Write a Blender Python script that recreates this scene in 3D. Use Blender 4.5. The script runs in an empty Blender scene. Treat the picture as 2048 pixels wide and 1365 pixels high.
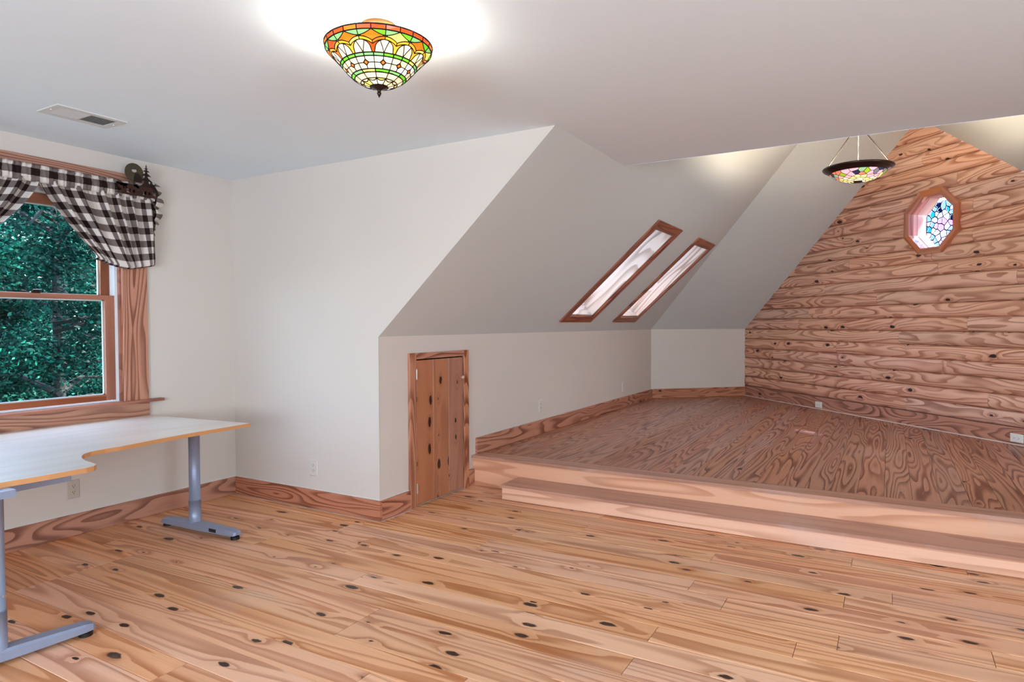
import bpy, math, random
import numpy as np
from mathutils import Vector, Matrix, noise
from mathutils.geometry import tessellate_polygon
random.seed(7)
SC = bpy.context.scene
COL = SC.collection
PI = math.pi

# ------------------------------------------------------------------ constants (metres, X along the front wall, Y into the room)
XW, YB, HC = -4.437, 3.352, 2.44          # window wall, front wall, flat ceiling
XK, HK = -2.961, 1.237                    # knee wall, its height
YD = 9.1225                               # where the knee wall turns
XC = -1.647                               # where the left slope meets the flat ceiling
YE = 4.4652                               # far edge of the flat ceiling
HP, YP = 0.2468, 4.4954                   # platform
HS, YS, XS = 0.1113, 4.2059, -2.5137      # step
BB = 0.1334                               # baseboard height
XL, YL, LA = -1.862, 10.157, -0.8125      # log wall corner and direction
APEX = Vector((0.227, 7.951, 3.41)); TRI = Vector((-0.156, 6.83, 3.806)); XR = 2.321
XR2, YBK = 3.6, -2.6
EV = Vector((math.cos(LA), math.sin(LA), 0)); NV = Vector((math.sin(LA), -math.cos(LA), 0)); UP = Vector((0, 0, 1))
LO = Vector((XL, YL, 0))
EX, EY = Vector((1, 0, 0)), Vector((0, 1, 0))

# ------------------------------------------------------------------ camera
def setup_camera():
    f, pi_, ya, ro = 1312.1112, 0.025988, 0.522891, -0.0029
    fw = Vector((-math.sin(ya)*math.cos(pi_), math.cos(ya)*math.cos(pi_), -math.sin(pi_)))
    rt = Vector((math.cos(ya), math.sin(ya), 0)); up = rt.cross(fw)
    r2 = math.cos(ro)*rt + math.sin(ro)*up; u2 = -math.sin(ro)*rt + math.cos(ro)*up
    cam = bpy.data.cameras.new('camera'); cam.sensor_width = 36; cam.sensor_fit = 'HORIZONTAL'
    cam.lens = f*36/2048; cam.clip_start = .02; cam.clip_end = 300
    o = bpy.data.objects.new('camera', cam); COL.objects.link(o)
    M = Matrix(((r2.x, u2.x, -fw.x, 0), (r2.y, u2.y, -fw.y, 0), (r2.z, u2.z, -fw.z, 1.32), (0, 0, 0, 1)))
    o.matrix_world = M; SC.camera = o
    def pr(p):
        d = Vector(p)-Vector((0, 0, 1.32)); z = d.dot(fw)
        return (1024+f*d.dot(r2)/z, 682.5-f*d.dot(u2)/z, z)
    return pr
PROJ = setup_camera()

# ------------------------------------------------------------------ world, sun, daylight, exposure
W = bpy.data.worlds.new('world'); SC.world = W; W.use_nodes = True
wn = W.node_tree; bg = wn.nodes['Background']
sky = wn.nodes.new('ShaderNodeTexSky'); sky.sky_type = 'NISHITA'; sky.sun_disc = False
sky.sun_elevation = math.radians(56); sky.sun_rotation = math.radians(52); sky.air_density = 1.0; sky.dust_density = 2.0
wn.links.new(sky.outputs[0], bg.inputs[0]); bg.inputs[1].default_value = 2.3
SUN_DIR = Vector((-.44, -.337, -.832))
def lamp(kind, name, energy, color, loc, direction=None, **kw):
    l = bpy.data.lights.new(name, kind); l.energy = energy; l.color = color
    for k, v in kw.items(): setattr(l, k, v)
    o = bpy.data.objects.new(name, l); COL.objects.link(o); o.location = loc
    if direction is not None: o.rotation_euler = Vector(direction).to_track_quat('-Z', 'Y').to_euler()
    return o
lamp('SUN', 'sun', 45.0, (1, .95, .86), (6, 8, 12), SUN_DIR, angle=.009)
# daylight of the windows behind and beside the camera
lamp('AREA', 'window_light_back', 378, (.76, .888, 1), (-.6, YBK+.06, 1.45), (0.08, 1, .36), shape='RECTANGLE', size=2.6, size_y=1.5)
lamp('AREA', 'window_light_right', 214, (.775, .90, 1), (XR2-.06, .3, 1.45), (-1, .50, .20), shape='RECTANGLE', size=2.2, size_y=1.5)
lamp('AREA', 'window_light_left', 46, (.86, .92, 1), (XW-.75, 2.0, 2.75), (.72, 0, -.7), shape='RECTANGLE', size=1.3, size_y=1.0)
lamp('AREA', 'window_light_wing', 30, (.80, .92, 1), (1.86, 4.95, 1.72), (-1, .62, -.05), shape='RECTANGLE', size=1.2, size_y=.8, spread=math.radians(104))  # fill lamp added to brighten the wing, not a known window
SC.view_settings.view_transform = 'Standard'; SC.view_settings.look = 'None'
SC.view_settings.exposure = 0.0; SC.view_settings.gamma = 1.0; SC.view_settings.use_curve_mapping = False
SC.cycles.max_bounces = 10; SC.cycles.diffuse_bounces = 6; SC.cycles.transparent_max_bounces = 12
SC.cycles.caustics_reflective = False; SC.cycles.caustics_refractive = False; SC.cycles.sample_clamp_indirect = 6

# ------------------------------------------------------------------ helpers
def tag(o, label=None, cat=None, group=None, kind=None):
    if label: o['label'] = label
    if cat: o['category'] = cat
    if group: o['group'] = group
    if kind: o['kind'] = kind
    return o
WORLD = {}
def world_of(o): return WORLD[o.name]
def link(o, parent=None, M=None):
    COL.objects.link(o); M = M or Matrix.Identity(4); WORLD[o.name] = M.copy()
    if parent:
        o.parent = parent; o.matrix_basis = world_of(parent).inverted() @ M
    else: o.matrix_basis = M
    return o
def thing(name, label, cat, loc=(0, 0, 0), group=None, kind=None):
    o = bpy.data.objects.new(name, None); o.empty_display_size = .05
    link(o, None, Matrix.Translation(Vector(loc))); return tag(o, label, cat, group, kind)
def mesh(name, verts, faces, mat, parent=None, M=None, smooth=False, uvs=None):
    me = bpy.data.meshes.new(name); me.from_pydata([tuple(v) for v in verts], [], faces)
    if mat: me.materials.append(mat)
    if smooth: me.polygons.foreach_set('use_smooth', [True]*len(me.polygons))
    if uvs:
        uv = me.uv_layers.new(name='UVMap')
        for l in me.loops: uv.data[l.index].uv = uvs[l.vertex_index]
    me.update()
    return link(bpy.data.objects.new(name, me), parent, M)
def frame(O, ex, ey, ez):
    ex, ey, ez, O = Vector(ex), Vector(ey), Vector(ez), Vector(O)
    return Matrix(((ex.x, ey.x, ez.x, O.x), (ex.y, ey.y, ez.y, O.y), (ex.z, ey.z, ez.z, O.z), (0, 0, 0, 1)))
def box_vf(x0, x1, y0, y1, z0, z1, off=0):
    v = [(x, y, z) for z in (z0, z1) for y in (y0, y1) for x in (x0, x1)]
    f = [(0, 2, 3, 1), (4, 5, 7, 6), (0, 1, 5, 4), (2, 6, 7, 3), (0, 4, 6, 2), (1, 3, 7, 5)]
    return v, [tuple(i+off for i in q) for q in f]
class MB:
    def __init__(s): s.v = []; s.f = []
    def box(s, x0, x1, y0, y1, z0, z1):
        v, f = box_vf(x0, x1, y0, y1, z0, z1, len(s.v)); s.v += v; s.f += f; return s
    def add(s, v, f):
        n = len(s.v); s.v += [tuple(p) for p in v]; s.f += [tuple(i+n for i in q) for q in f]; return s
    def tube(s, pts, r, n=10, cap=True):
        pts = [Vector(p) for p in pts]; rs = r if isinstance(r, (list, tuple)) else [r]*len(pts)
        b = len(s.v)
        for i, p in enumerate(pts):
            d = (pts[min(i+1, len(pts)-1)]-pts[max(i-1, 0)]).normalized()
            a = d.cross(Vector((0, 0, 1)) if abs(d.z) < .9 else Vector((1, 0, 0))).normalized(); c = d.cross(a)
            for k in range(n):
                t = 2*PI*k/n; s.v.append(tuple(p+rs[i]*(math.cos(t)*a+math.sin(t)*c)))
        for i in range(len(pts)-1):
            for k in range(n):
                s.f.append((b+i*n+k, b+i*n+(k+1) % n, b+(i+1)*n+(k+1) % n, b+(i+1)*n+k))
        if cap:
            s.f.append(tuple(b+k for k in range(n))); s.f.append(tuple(b+(len(pts)-1)*n+k for k in range(n))[::-1])
        return s
    def lathe(s, prof, n=32, c=(0, 0, 0), closed=False):
        b = len(s.v); m = len(prof)
        for r, z in prof:
            for k in range(n):
                t = 2*PI*k/n; s.v.append((c[0]+r*math.cos(t), c[1]+r*math.sin(t), c[2]+z))
        for i in range(m if closed else m-1):
            j = (i+1) % m
            for k in range(n): s.f.append((b+i*n+k, b+i*n+(k+1) % n, b+j*n+(k+1) % n, b+j*n+k))
        return s
    def build(s, name, mat, parent=None, M=None, smooth=False): return mesh(name, s.v, s.f, mat, parent, M, smooth)
def board(name, O, ex, ey, ez, L, Wd, T, mat, parent=None, ch=.0015, x_end=None, x_start=None):
    """one board: local x along the grain, y across, z out of the face; top edges chamfered; ends may be skewed"""
    prof = [(0, 0), (0, T-ch), (ch, T), (Wd-ch, T), (Wd, T-ch), (Wd, 0)]
    e0, e1 = (x_start or (0, 0)), (x_end or (L, L))
    v = [];
    for (a, b) in (e0, e1):
        for y, z in prof: v.append((a+(b-a)*y/Wd, y, z))
    f = [(i, i+1, i+7, i+6) for i in range(5)] + [(5, 0, 6, 11), (5, 4, 3, 2, 1, 0), (6, 7, 8, 9, 10, 11)]
    return mesh(name, v, f, mat, parent, frame(O, ex, ey, ez))
def prism(name, loops, O, ex, ey, ez, t0, t1, mat, parent=None):
    """a flat plate with holes: loops of 2D points, first the outline"""
    tris = tessellate_polygon([[Vector((a, b, 0)) for a, b in lp] for lp in loops])
    P = [p for lp in loops for p in lp]; n = len(P)
    v = [(a, b, t1) for a, b in P]+[(a, b, t0) for a, b in P]; f = []
    for t in tris:
        a, b, c = t
        ar = (P[b][0]-P[a][0])*(P[c][1]-P[a][1])-(P[c][0]-P[a][0])*(P[b][1]-P[a][1])
        if ar < 0: b, c = c, b
        f += [(a, b, c), (c+n, b+n, a+n)]
    k = 0
    for lp in loops:
        m = len(lp)
        for i in range(m): f.append((k+i, k+(i+1) % m, k+(i+1) % m+n, k+i+n))
        k += m
    return mesh(name, v, f, mat, parent, frame(O, ex, ey, ez))
def rect(a0, a1, b0, b1): return [(a0, b0), (a1, b0), (a1, b1), (a0, b1)]

# ------------------------------------------------------------------ materials
def lin(c):
    return tuple(((x/255)/12.92 if x <= 10.3 else ((x/255+.055)/1.055)**2.4) for x in c)+(1,)
class NT:
    def __init__(s, name):
        s.m = bpy.data.materials.new(name); s.m.use_nodes = True; s.t = s.m.node_tree
        s.b = s.t.nodes['Principled BSDF']; s.out = s.t.nodes['Material Output']
    def n(s, typ, **kw):
        o = s.t.nodes.new('ShaderNode'+typ)
        for k, v in kw.items(): setattr(o, k, v)
        return o
    def l(s, a, b): s.t.links.new(a, b)
    def put(s, inp, v):
        if isinstance(v, (int, float, tuple)): inp.default_value = v
        else: s.l(v, inp)
    def math(s, op, a, b=0.0, c=0.0, clamp=False):
        o = s.n('Math', operation=op, use_clamp=clamp); s.put(o.inputs[0], a); s.put(o.inputs[1], b); s.put(o.inputs[2], c); return o.outputs[0]
    def mix(s, fac, a, b, blend='MIX'):
        o = s.n('MixRGB', blend_type=blend); s.put(o.inputs[0], fac); s.put(o.inputs[1], a); s.put(o.inputs[2], b); return o.outputs[0]
    def comb(s, x, y, z=0.0):
        o = s.n('CombineXYZ'); s.put(o.inputs[0], x); s.put(o.inputs[1], y); s.put(o.inputs[2], z); return o.outputs[0]
    def smooth(s, v, a, b, c=0.0, d=1.0):
        o = s.n('MapRange', interpolation_type='SMOOTHSTEP'); s.put(o.inputs[0], v)
        for i, x in enumerate((a, b, c, d)): s.put(o.inputs[i+1], x)
        return o.outputs[0]
    def noise(s, vec, scale, detail=2.0, rough=.5, dist=0.0):
        o = s.n('TexNoise'); s.put(o.inputs['Vector'], vec); o.inputs['Scale'].default_value = scale
        o.inputs['Detail'].default_value = detail; o.inputs['Roughness'].default_value = rough; o.inputs['Distortion'].default_value = dist
        return o.outputs['Fac']
    def bump(s, h, strength, dist):
        o = s.n('Bump'); s.put(o.inputs['Height'], h); o.inputs['Strength'].default_value = strength; o.inputs['Distance'].default_value = dist
        s.l(o.outputs[0], s.b.inputs['Normal'])
def plain(name, c, rough=.5, metal=0.0, spec=.5, bump=0.0, bscale=200):
    q = NT(name); q.b.inputs['Base Color'].default_value = lin(c); q.b.inputs['Roughness'].default_value = rough
    q.b.inputs['Metallic'].default_value = metal; q.b.inputs['Specular IOR Level'].default_value = spec
    if bump:
        tc = q.n('TexCoord'); q.bump(q.noise(tc.outputs['Object'], bscale, 3), bump, .002)
    return q.m
def paint(name, c, v=.03):
    q = NT(name); tc = q.n('TexCoord'); a = q.noise(tc.outputs['Object'], 1.3, 3); L = lin(c)
    q.l(q.mix(a, tuple(x*(1-v) for x in L[:3])+(1,), tuple(x*(1+v) for x in L[:3])+(1,)), q.b.inputs['Base Color'])
    q.b.inputs['Roughness'].default_value = .62; q.b.inputs['Specular IOR Level'].default_value = .25
    q.bump(q.noise(tc.outputs['Object'], 160, 3), .06, .002); return q.m
def wood(name, light, dark, knot=(58, 32, 20), K=12, sx=.7, sy=6, kprob=.3, kx=3.3, ky=7.5, kr=.17, var=.18, redv=0.0, rough=.42, spec=.4, dust=0.0, sharp=.78, gstr=1.0, detail=1.2, warm2=None, kb=1.3):
    q = NT(name); tc = q.n('TexCoord'); oi = q.n('ObjectInfo'); sp = q.n('SeparateXYZ'); q.l(tc.outputs['Object'], sp.inputs[0])
    x, y, z = sp.outputs[0], sp.outputs[1], sp.outputs[2]; R = oi.outputs['Random']
    ox, oy, oz = q.math('MULTIPLY', R, 61.0), q.math('MULTIPLY', R, 137.0), q.math('MULTIPLY', R, 29.0)
    p = q.comb(q.math('MULTIPLY_ADD', x, sx, ox), q.math('MULTIPLY_ADD', y, sy, oy), q.math('MULTIPLY_ADD', z, sy, oz))
    nA = q.noise(p, 1.0, detail, .45, .15)
    # knots
    kp = q.comb(q.math('MULTIPLY_ADD', x, kx, oy), q.math('MULTIPLY_ADD', y, ky, ox), 0.0)
    wob = q.noise(q.comb(q.math('MULTIPLY', x, 30), q.math('MULTIPLY', y, 60), oz), 1.0, 1)
    vo = q.n('TexVoronoi', voronoi_dimensions='2D', feature='F1'); q.l(kp, vo.inputs['Vector']); vo.inputs['Scale'].default_value = 1
    sc_ = q.n('SeparateColor'); q.l(vo.outputs['Color'], sc_.inputs[0])
    has = q.math('GREATER_THAN', sc_.outputs[0], 1-kprob)
    size = q.math('MULTIPLY', q.math('MULTIPLY_ADD', sc_.outputs[1], .75, .25), kr)
    d = q.math('ADD', vo.outputs['Distance'], q.math('MULTIPLY', q.math('SUBTRACT', wob, .5), kr*.55))
    km = q.math('MULTIPLY', has, q.smooth(q.math('DIVIDE', d, size), .65, 1.0, 1.0, 0.0))
    halo = q.math('MULTIPLY', has, q.smooth(d, 0.0, .5, 1.0, 0.0))
    fld = q.math('ADD', q.math('MULTIPLY', nA, K), q.math('MULTIPLY', q.math('MULTIPLY', halo, halo), kb))
    saw = q.math('FRACT', fld)
    ring = q.math('SUBTRACT', q.smooth(saw, .35, sharp+.08, 0, 1), q.smooth(saw, .93, 1.0, 0, 1))
    streak = q.noise(q.comb(q.math('MULTIPLY_ADD', x, 2.5, ox), q.math('MULTIPLY_ADD', y, 170, oy), q.math('MULTIPLY_ADD', z, 170, oz)), 1.0, 3, .6)
    broad = q.noise(q.comb(q.math('MULTIPLY_ADD', x, 1.2, oz), q.math('MULTIPLY_ADD', y, 9, ox), q.math('MULTIPLY', z, 9)), 1.0, 2)
    g = q.math('MULTIPLY', q.math('MULTIPLY', ring, q.math('MULTIPLY_ADD', broad, 1.2, .15)), gstr, clamp=True)
    col = q.mix(g, lin(light), lin(dark))
    col = q.mix(q.math('MULTIPLY', q.math('SUBTRACT', streak, .5, 0), .9, clamp=True), col, lin(dark))
    if warm2: col = q.mix(q.math('MULTIPLY', q.smooth(broad, .45, .7), .6), col, q.mix(g, lin(warm2), lin(dark)))
    col = q.mix(q.math('MULTIPLY', halo, .22), col, lin(dark))
    wn_ = q.n('TexWhiteNoise', noise_dimensions='1D'); q.l(R, wn_.inputs['W']); wc = q.n('SeparateColor'); q.l(wn_.outputs['Color'], wc.inputs[0])
    hsv = q.n('HueSaturation'); q.l(col, hsv.inputs['Color'])
    q.l(q.math('MULTIPLY_ADD', wc.outputs[0], 2*var, 1-var), hsv.inputs['Value'])
    q.l(q.math('MULTIPLY_ADD', wc.outputs[1], .008, .496), hsv.inputs['Hue'])
    q.l(q.math('MULTIPLY_ADD', wc.outputs[2], .2, .88), hsv.inputs['Saturation'])
    col = q.mix(km, hsv.outputs[0], lin(knot))
    rg = q.math('MULTIPLY_ADD', streak, .12, rough-.06)
    if dust:
        ge = q.n('NewGeometry'); dn = q.noise(ge.outputs['Position'], 1.6, 5, .6)
        dm = q.math('MULTIPLY', q.smooth(dn, .54, .74), dust); col = q.mix(dm, col, lin((205, 188, 180)))
        rg = q.math('ADD', rg, q.math('MULTIPLY', dm, .4))
    q.l(col, q.b.inputs['Base Color']); q.l(rg, q.b.inputs['Roughness']); q.b.inputs['Specular IOR Level'].default_value = spec
    q.bump(q.math('ADD', q.math('MULTIPLY', ring, -.4), q.math('MULTIPLY', streak, .8)), .12, .0015)
    return q.m
M_WALL = paint('wall_paint', (207, 200, 193)); M_CEIL = paint('ceiling_paint', (223, 236, 245), .01)
M_SLOPE = paint('slope_paint', (202, 207, 206))
M_FLOOR = wood('pine_floor', (230, 175, 136), (176, 110, 70), K=10, sx=.38, sy=7, kprob=.34, var=.10, rough=.38, dust=.26, warm2=(224, 164, 118), spec=.35, detail=.8, kb=.9)
M_PLAT = wood('platform_pine', (180, 128, 104), (112, 62, 46), K=18, sx=.5, sy=6, kprob=.03, var=.08, rough=.36, spec=.35, dust=.22, gstr=1.1)
M_TRIM = wood('trim_pine', (186, 130, 104), (112, 60, 40), K=15, sx=.85, sy=6, kprob=.02, var=.08, rough=.4)
M_STEP = wood('step_pine', (228, 180, 148), (196, 142, 110), K=6, sx=.6, sy=7, kprob=.01, var=.08, rough=.36, dust=.25)
M_NOSE = wood('nosing_pine', (186, 136, 112), (160, 110, 86), K=5, sx=.5, sy=7, kprob=0.0, var=.05, rough=.36, dust=.3)
M_LOG = wood('log_pine', (226, 178, 152), (160, 102, 78), knot=(52, 28, 20), K=15, sx=.7, sy=5, kprob=.26, kx=3.0, ky=6.5, kr=.17, var=.07, rough=.45, detail=1.6)
M_DOOR = wood('door_pine', (172, 116, 90), (142, 88, 64), knot=(54, 20, 14), K=3.5, sx=.5, sy=5, kprob=.48, kx=4.5, ky=9.0, kr=.21, var=.06, rough=.4, gstr=.6)
M_KNOB = plain('pale_wood_knob', (214, 160, 136), .4)
M_SHAFT = wood('shaft_pine', (208, 192, 178), (150, 122, 102), K=9, sx=.8, sy=6, kprob=.05, var=.04, rough=.45)
M_OCT = wood('octagon_pine', (190, 120, 88), (150, 84, 58), K=5, sx=.6, sy=7, kprob=0.0, var=.05)
M_JAMB = wood('octagon_jamb', (240, 196, 182), (230, 176, 160), K=3, kprob=0.0, var=.03)
M_SASH = wood('sash_wood', (164, 100, 72), (126, 70, 48), K=4, kprob=0.0, var=.05)
M_DESK = wood('birch_veneer', (216, 203, 190), (204, 186, 168), K=4, sx=.5, sy=5, kprob=0.0, var=.02, rough=.3, gstr=.6, spec=.5)
M_DESKE = plain('beech_edge', (198, 142, 92), .45)
M_SUB = plain('subfloor', (60, 40, 28), .8); M_DARK = plain('dark_gap', (14, 11, 10), .9)
M_SUBF = plain('subfloor_tan', (160, 108, 74), .6)
M_CHINK = plain('chinking', (150, 128, 108), .8, bump=.3)
M_CAULK2 = plain('painters_caulk', (226, 220, 214), .6); M_DUST = plain('dusty_filler', (198, 176, 166), .9, bump=.5, bscale=90); M_CAULK = plain('white_caulk', (214, 196, 188), .6)
M_STEEL = plain('silver_powder_coat', (142, 154, 180), .38, .3); M_BLACK = plain('black_plastic', (18, 18, 20), .45)
M_HINGE = plain('brushed_nickel', (190, 186, 180), .35, .8)
M_VINYL = plain('white_vinyl', (225, 230, 236), .4); M_PLATE = plain('almond_plate', (206, 202, 196), .35)
M_WPLATE = plain('white_plate', (232, 232, 226), .35); M_IPLATE = plain('ivory_plate', (190, 182, 170), .4)
M_SLOT = plain('slot_black', (25, 20, 18), .6)
M_BRONZE = plain('dark_bronze', (44, 28, 22), .25, .55); M_LEAD = plain('lead_came', (16, 14, 12), .5, 0.0, .2); M_TRIM2 = wood('skylight_pine', (158, 92, 66), (104, 50, 34), K=9, sx=.8, sy=6, kprob=.0, var=.05)
M_BRASS = plain('antique_brass', (176, 128, 78), .4, .6); M_VENT = plain('vent_white', (205, 205, 205), .5)
M_VENTD = plain('vent_shadow', (60, 60, 60), .7)
M_IRON = plain('rusty_iron', (36, 22, 16), .55, .5, bump=.4, bscale=60); M_OLIVE = plain('aged_metal', (74, 66, 50), .5, .5, bump=.3, bscale=40)
M_CHAIN = plain('chain_bronze', (58, 50, 44), .4, .6)
def glass(name, tint=(1, 1, 1)):
    q = NT(name); g = q.n('BsdfGlossy'); g.inputs['Roughness'].default_value = .02; t = q.n('BsdfTransparent'); t.inputs[0].default_value = tint+(1,)
    fr = q.n('LayerWeight'); fr.inputs[0].default_value = .5; mx = q.n('MixShader')
    q.l(q.math('MULTIPLY_ADD', q.math('POWER', fr.outputs['Facing'], 5.0), .5, .012), mx.inputs[0]); q.l(t.outputs[0], mx.inputs[1]); q.l(g.outputs[0], mx.inputs[2]); q.l(mx.outputs[0], q.out.inputs[0]); return q.m
M_GLASS = glass('window_glass', (.93, .97, .97)); M_CLEAR = glass('clear_glass', (.96, .98, 1))
def lit_glass(name, c, e):
    """stained glass of a lit lamp shade: the bulb behind makes it glow"""
    q = NT(name); L = lin(c); q.b.inputs['Base Color'].default_value = L; q.b.inputs['Roughness'].default_value = .2
    tc = q.n('TexCoord'); a = q.noise(tc.outputs['Object'], 22, 3, .6)
    q.l(q.mix(a, tuple(x*.75 for x in L[:3])+(1,), tuple(min(1, x*1.15) for x in L[:3])+(1,)), q.b.inputs['Emission Color'])
    q.b.inputs['Emission Strength'].default_value = e; return q.m
def film_glass(name, c):
    q = NT(name); L = lin(c); tr = q.n('BsdfTranslucent'); tr.inputs[0].default_value = tuple(x*.12 for x in L[:3])+(1,); tp = q.n('BsdfTransparent'); tp.inputs[0].default_value = L
    mx = q.n('MixShader'); mx.inputs[0].default_value = .75; q.l(tr.outputs[0], mx.inputs[1]); q.l(tp.outputs[0], mx.inputs[2]); q.l(mx.outputs[0], q.out.inputs[0]); return q.m
def cloth_mat():
    q = NT('buffalo_check_cloth'); uv = q.n('TexCoord'); sp = q.n('SeparateXYZ'); q.l(uv.outputs['UV'], sp.inputs[0])
    def stripe(v): return q.math('GREATER_THAN', q.math('FRACT', q.math('MULTIPLY', v, 1/.09)), .5)
    s = q.math('ADD', stripe(sp.outputs[0]), stripe(sp.outputs[1]))
    c = q.mix(q.math('MULTIPLY', s, 1.0, clamp=True), lin((226, 218, 212)), lin((124, 112, 108)))
    c = q.mix(q.math('SUBTRACT', s, 1.0, clamp=True), c, lin((42, 28, 26)))
    q.l(c, q.b.inputs['Base Color']); q.b.inputs['Roughness'].default_value = .85; q.b.inputs['Specular IOR Level'].default_value = .15
    q.bump(q.noise(uv.outputs['UV'], 900, 2), .15, .001)
    tr = q.n('BsdfTranslucent'); q.l(c, tr.inputs[0]); mx = q.n('MixShader'); mx.inputs[0].default_value = .22
    q.l(q.b.outputs[0], mx.inputs[1]); q.l(tr.outputs[0], mx.inputs[2]); q.l(mx.outputs[0], q.out.inputs[0]); return q.m
M_CLOTH = cloth_mat()
def leaf_mat(name, a, b):
    q = NT(name); ge = q.n('NewGeometry'); tc = q.n('TexCoord'); c = q.mix(q.math('MULTIPLY', q.math('POWER', ge.outputs['Random Per Island'], 1.6), q.smooth(q.noise(tc.outputs['Object'], .9, 2), .38, .62)), lin(a), lin(b)); q.b.inputs['Specular IOR Level'].default_value = .05
    q.l(c, q.b.inputs['Base Color']); q.b.inputs['Roughness'].default_value = .4
    tr = q.n('BsdfTranslucent'); q.l(c, tr.inputs[0]); mx = q.n('MixShader'); mx.inputs[0].default_value = .35
    q.l(q.b.outputs[0], mx.inputs[1]); q.l(tr.outputs[0], mx.inputs[2]); q.l(mx.outputs[0], q.out.inputs[0]); return q.m
M_BARK = plain('bark', (12, 18, 18), .9, bump=.6, bscale=30)

# ------------------------------------------------------------------ the room shell
def struct(o, label, cat): return tag(o, label, cat, kind='structure')
S_TAN = (HC-HK)/(XC-XK); S_ANG = math.atan(S_TAN)
SLU = Vector((math.cos(S_ANG), 0, math.sin(S_ANG)))        # up the left slope
SLN = Vector((math.sin(S_ANG), 0, -math.cos(S_ANG)))       # out of the left slope, into the room
SO = Vector((XK, 0, HK))
def slope_t(x): return (x-XK)/math.cos(S_ANG)
WY0, WY1, WZ0, WZ1 = 1.512, 2.492, .812, 2.158             # window opening
DY0, DY1, DZ = 3.725, 4.335, 1.068                         # little door opening
wl = prism('wall_left', [[(YBK, 0), (YB, 0), (YB, HC), (YBK, HC)], rect(WY0, WY1, WZ0, WZ1)], (XW, 0, 0), EY, UP, EX, -.13, 0, M_WALL)
struct(wl, 'greige painted wall with the curtained window above the desk', 'wall')
struct(prism('wall_front', [[(XW-.13, 0), (XK, 0), (XK, HK), (XC, HC), (XW-.13, HC)]], (0, YB, 0), EX, UP, -EY, -.001, 0, M_WALL),
       'broad pale wall ending in the slanted edge of the roof slope', 'wall')
struct(prism('wall_knee', [rect(YB, YD, 0, HK), rect(DY0, DY1, -.0, DZ) if False else rect(DY0, DY1, .004, DZ)], (XK, 0, 0), EY, UP, EX, -.001, 0, M_WALL),
       'low wall under the skylights with the little plank door', 'wall')
DV = Vector((XL-XK, YL-YD, 0)); DLEN = DV.length; DV.normalize()
DN = Vector((DV.y, -DV.x, 0))
struct(prism('wall_diagonal', [rect(0, DLEN+.0, 0, HK)], (XK, YD, 0), DV, UP, DN, -.001, 0, M_WALL), 'short low wall between the knee wall and the log wall', 'wall')
struct(mesh('wall_right', [(XR, 5.743, 0), (XR, YB, 0), (XR, YB, HK), (XR, 5.743, HK)], [(0, 1, 2, 3)], M_WALL), 'low wall at the right end of the platform', 'wall')
struct(mesh('wall_right_front', [(XR, YB, 0), (XR2, YB, 0), (XR2, YB, HC), (1.161, YB, HC), (XR, YB, HK)], [(0, 1, 2, 3, 4)], M_WALL), 'wall at the right end of the flat ceiling', 'wall')
struct(mesh('wall_side', [(XR2, YB, 0), (XR2, YBK, 0), (XR2, YBK, HC), (XR2, YB, HC)], [(0, 1, 2, 3)], M_WALL), 'side wall right of the camera', 'wall')
struct(mesh('wall_back', [(XR2, YBK, 0), (XW, YBK, 0), (XW, YBK, HC), (XR2, YBK, HC)], [(0, 1, 2, 3)], M_WALL), 'wall behind the camera', 'wall')
struct(mesh('ceiling', [(XW, YBK, HC), (XR2, YBK, HC), (XR2, YB, HC), (1.161, YB, HC), (1.161, YE, HC), (XC, YE, HC), (XC, YB, HC), (XW, YB, HC)], [(7, 6, 5, 4, 3, 2, 1, 0)], M_CEIL),
       'flat white ceiling over the front part of the room', 'ceiling')
struct(mesh('ceiling_bulkhead', [(XC, YE+.001, HC), (1.161, YE+.001, HC), TRI+Vector((0, YE+.001-TRI.y, 0))], [(0, 1, 2)], M_CEIL), 'upright gable face above the far edge of the flat ceiling', 'ceiling')
# left slope with the two skylight holes (coordinates: y along the room, t up the slope)
SKY = []
for (ya, yb) in ((5.955, 6.545), (7.365, 7.990)):
    SKY.append((ya, yb, slope_t(-2.778), slope_t(-1.897)))
tt = slope_t(TRI.x)
out = [(YB, 0), (YD, 0), (TRI.y, tt), (YE, tt), (YE, slope_t(XC)), (YB, slope_t(XC))]
struct(prism('ceiling_left', [out]+[rect(a, b, c, d) for a, b, c, d in SKY], SO, EY, SLU, SLN, -.001, 0, M_SLOPE), 'sloped ceiling holding the two skylights', 'ceiling')
struct(mesh('ceiling_wing', [(XK, YD, HK), (XL, YL, HK), APEX, TRI], [(0, 1, 2, 3)], M_SLOPE), 'sloped ceiling between the skylights and the log wall', 'ceiling')
struct(mesh('ceiling_right', [(XR, 5.743, HK), APEX, TRI, (TRI.x, YE, TRI.z), (1.161, YE, HC), (1.161, YB, HC), (XR, YB, HK)], [(0, 1, 2, 3, 4, 5, 6)], M_SLOPE), 'sloped ceiling right of the log gable', 'ceiling')
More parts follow.
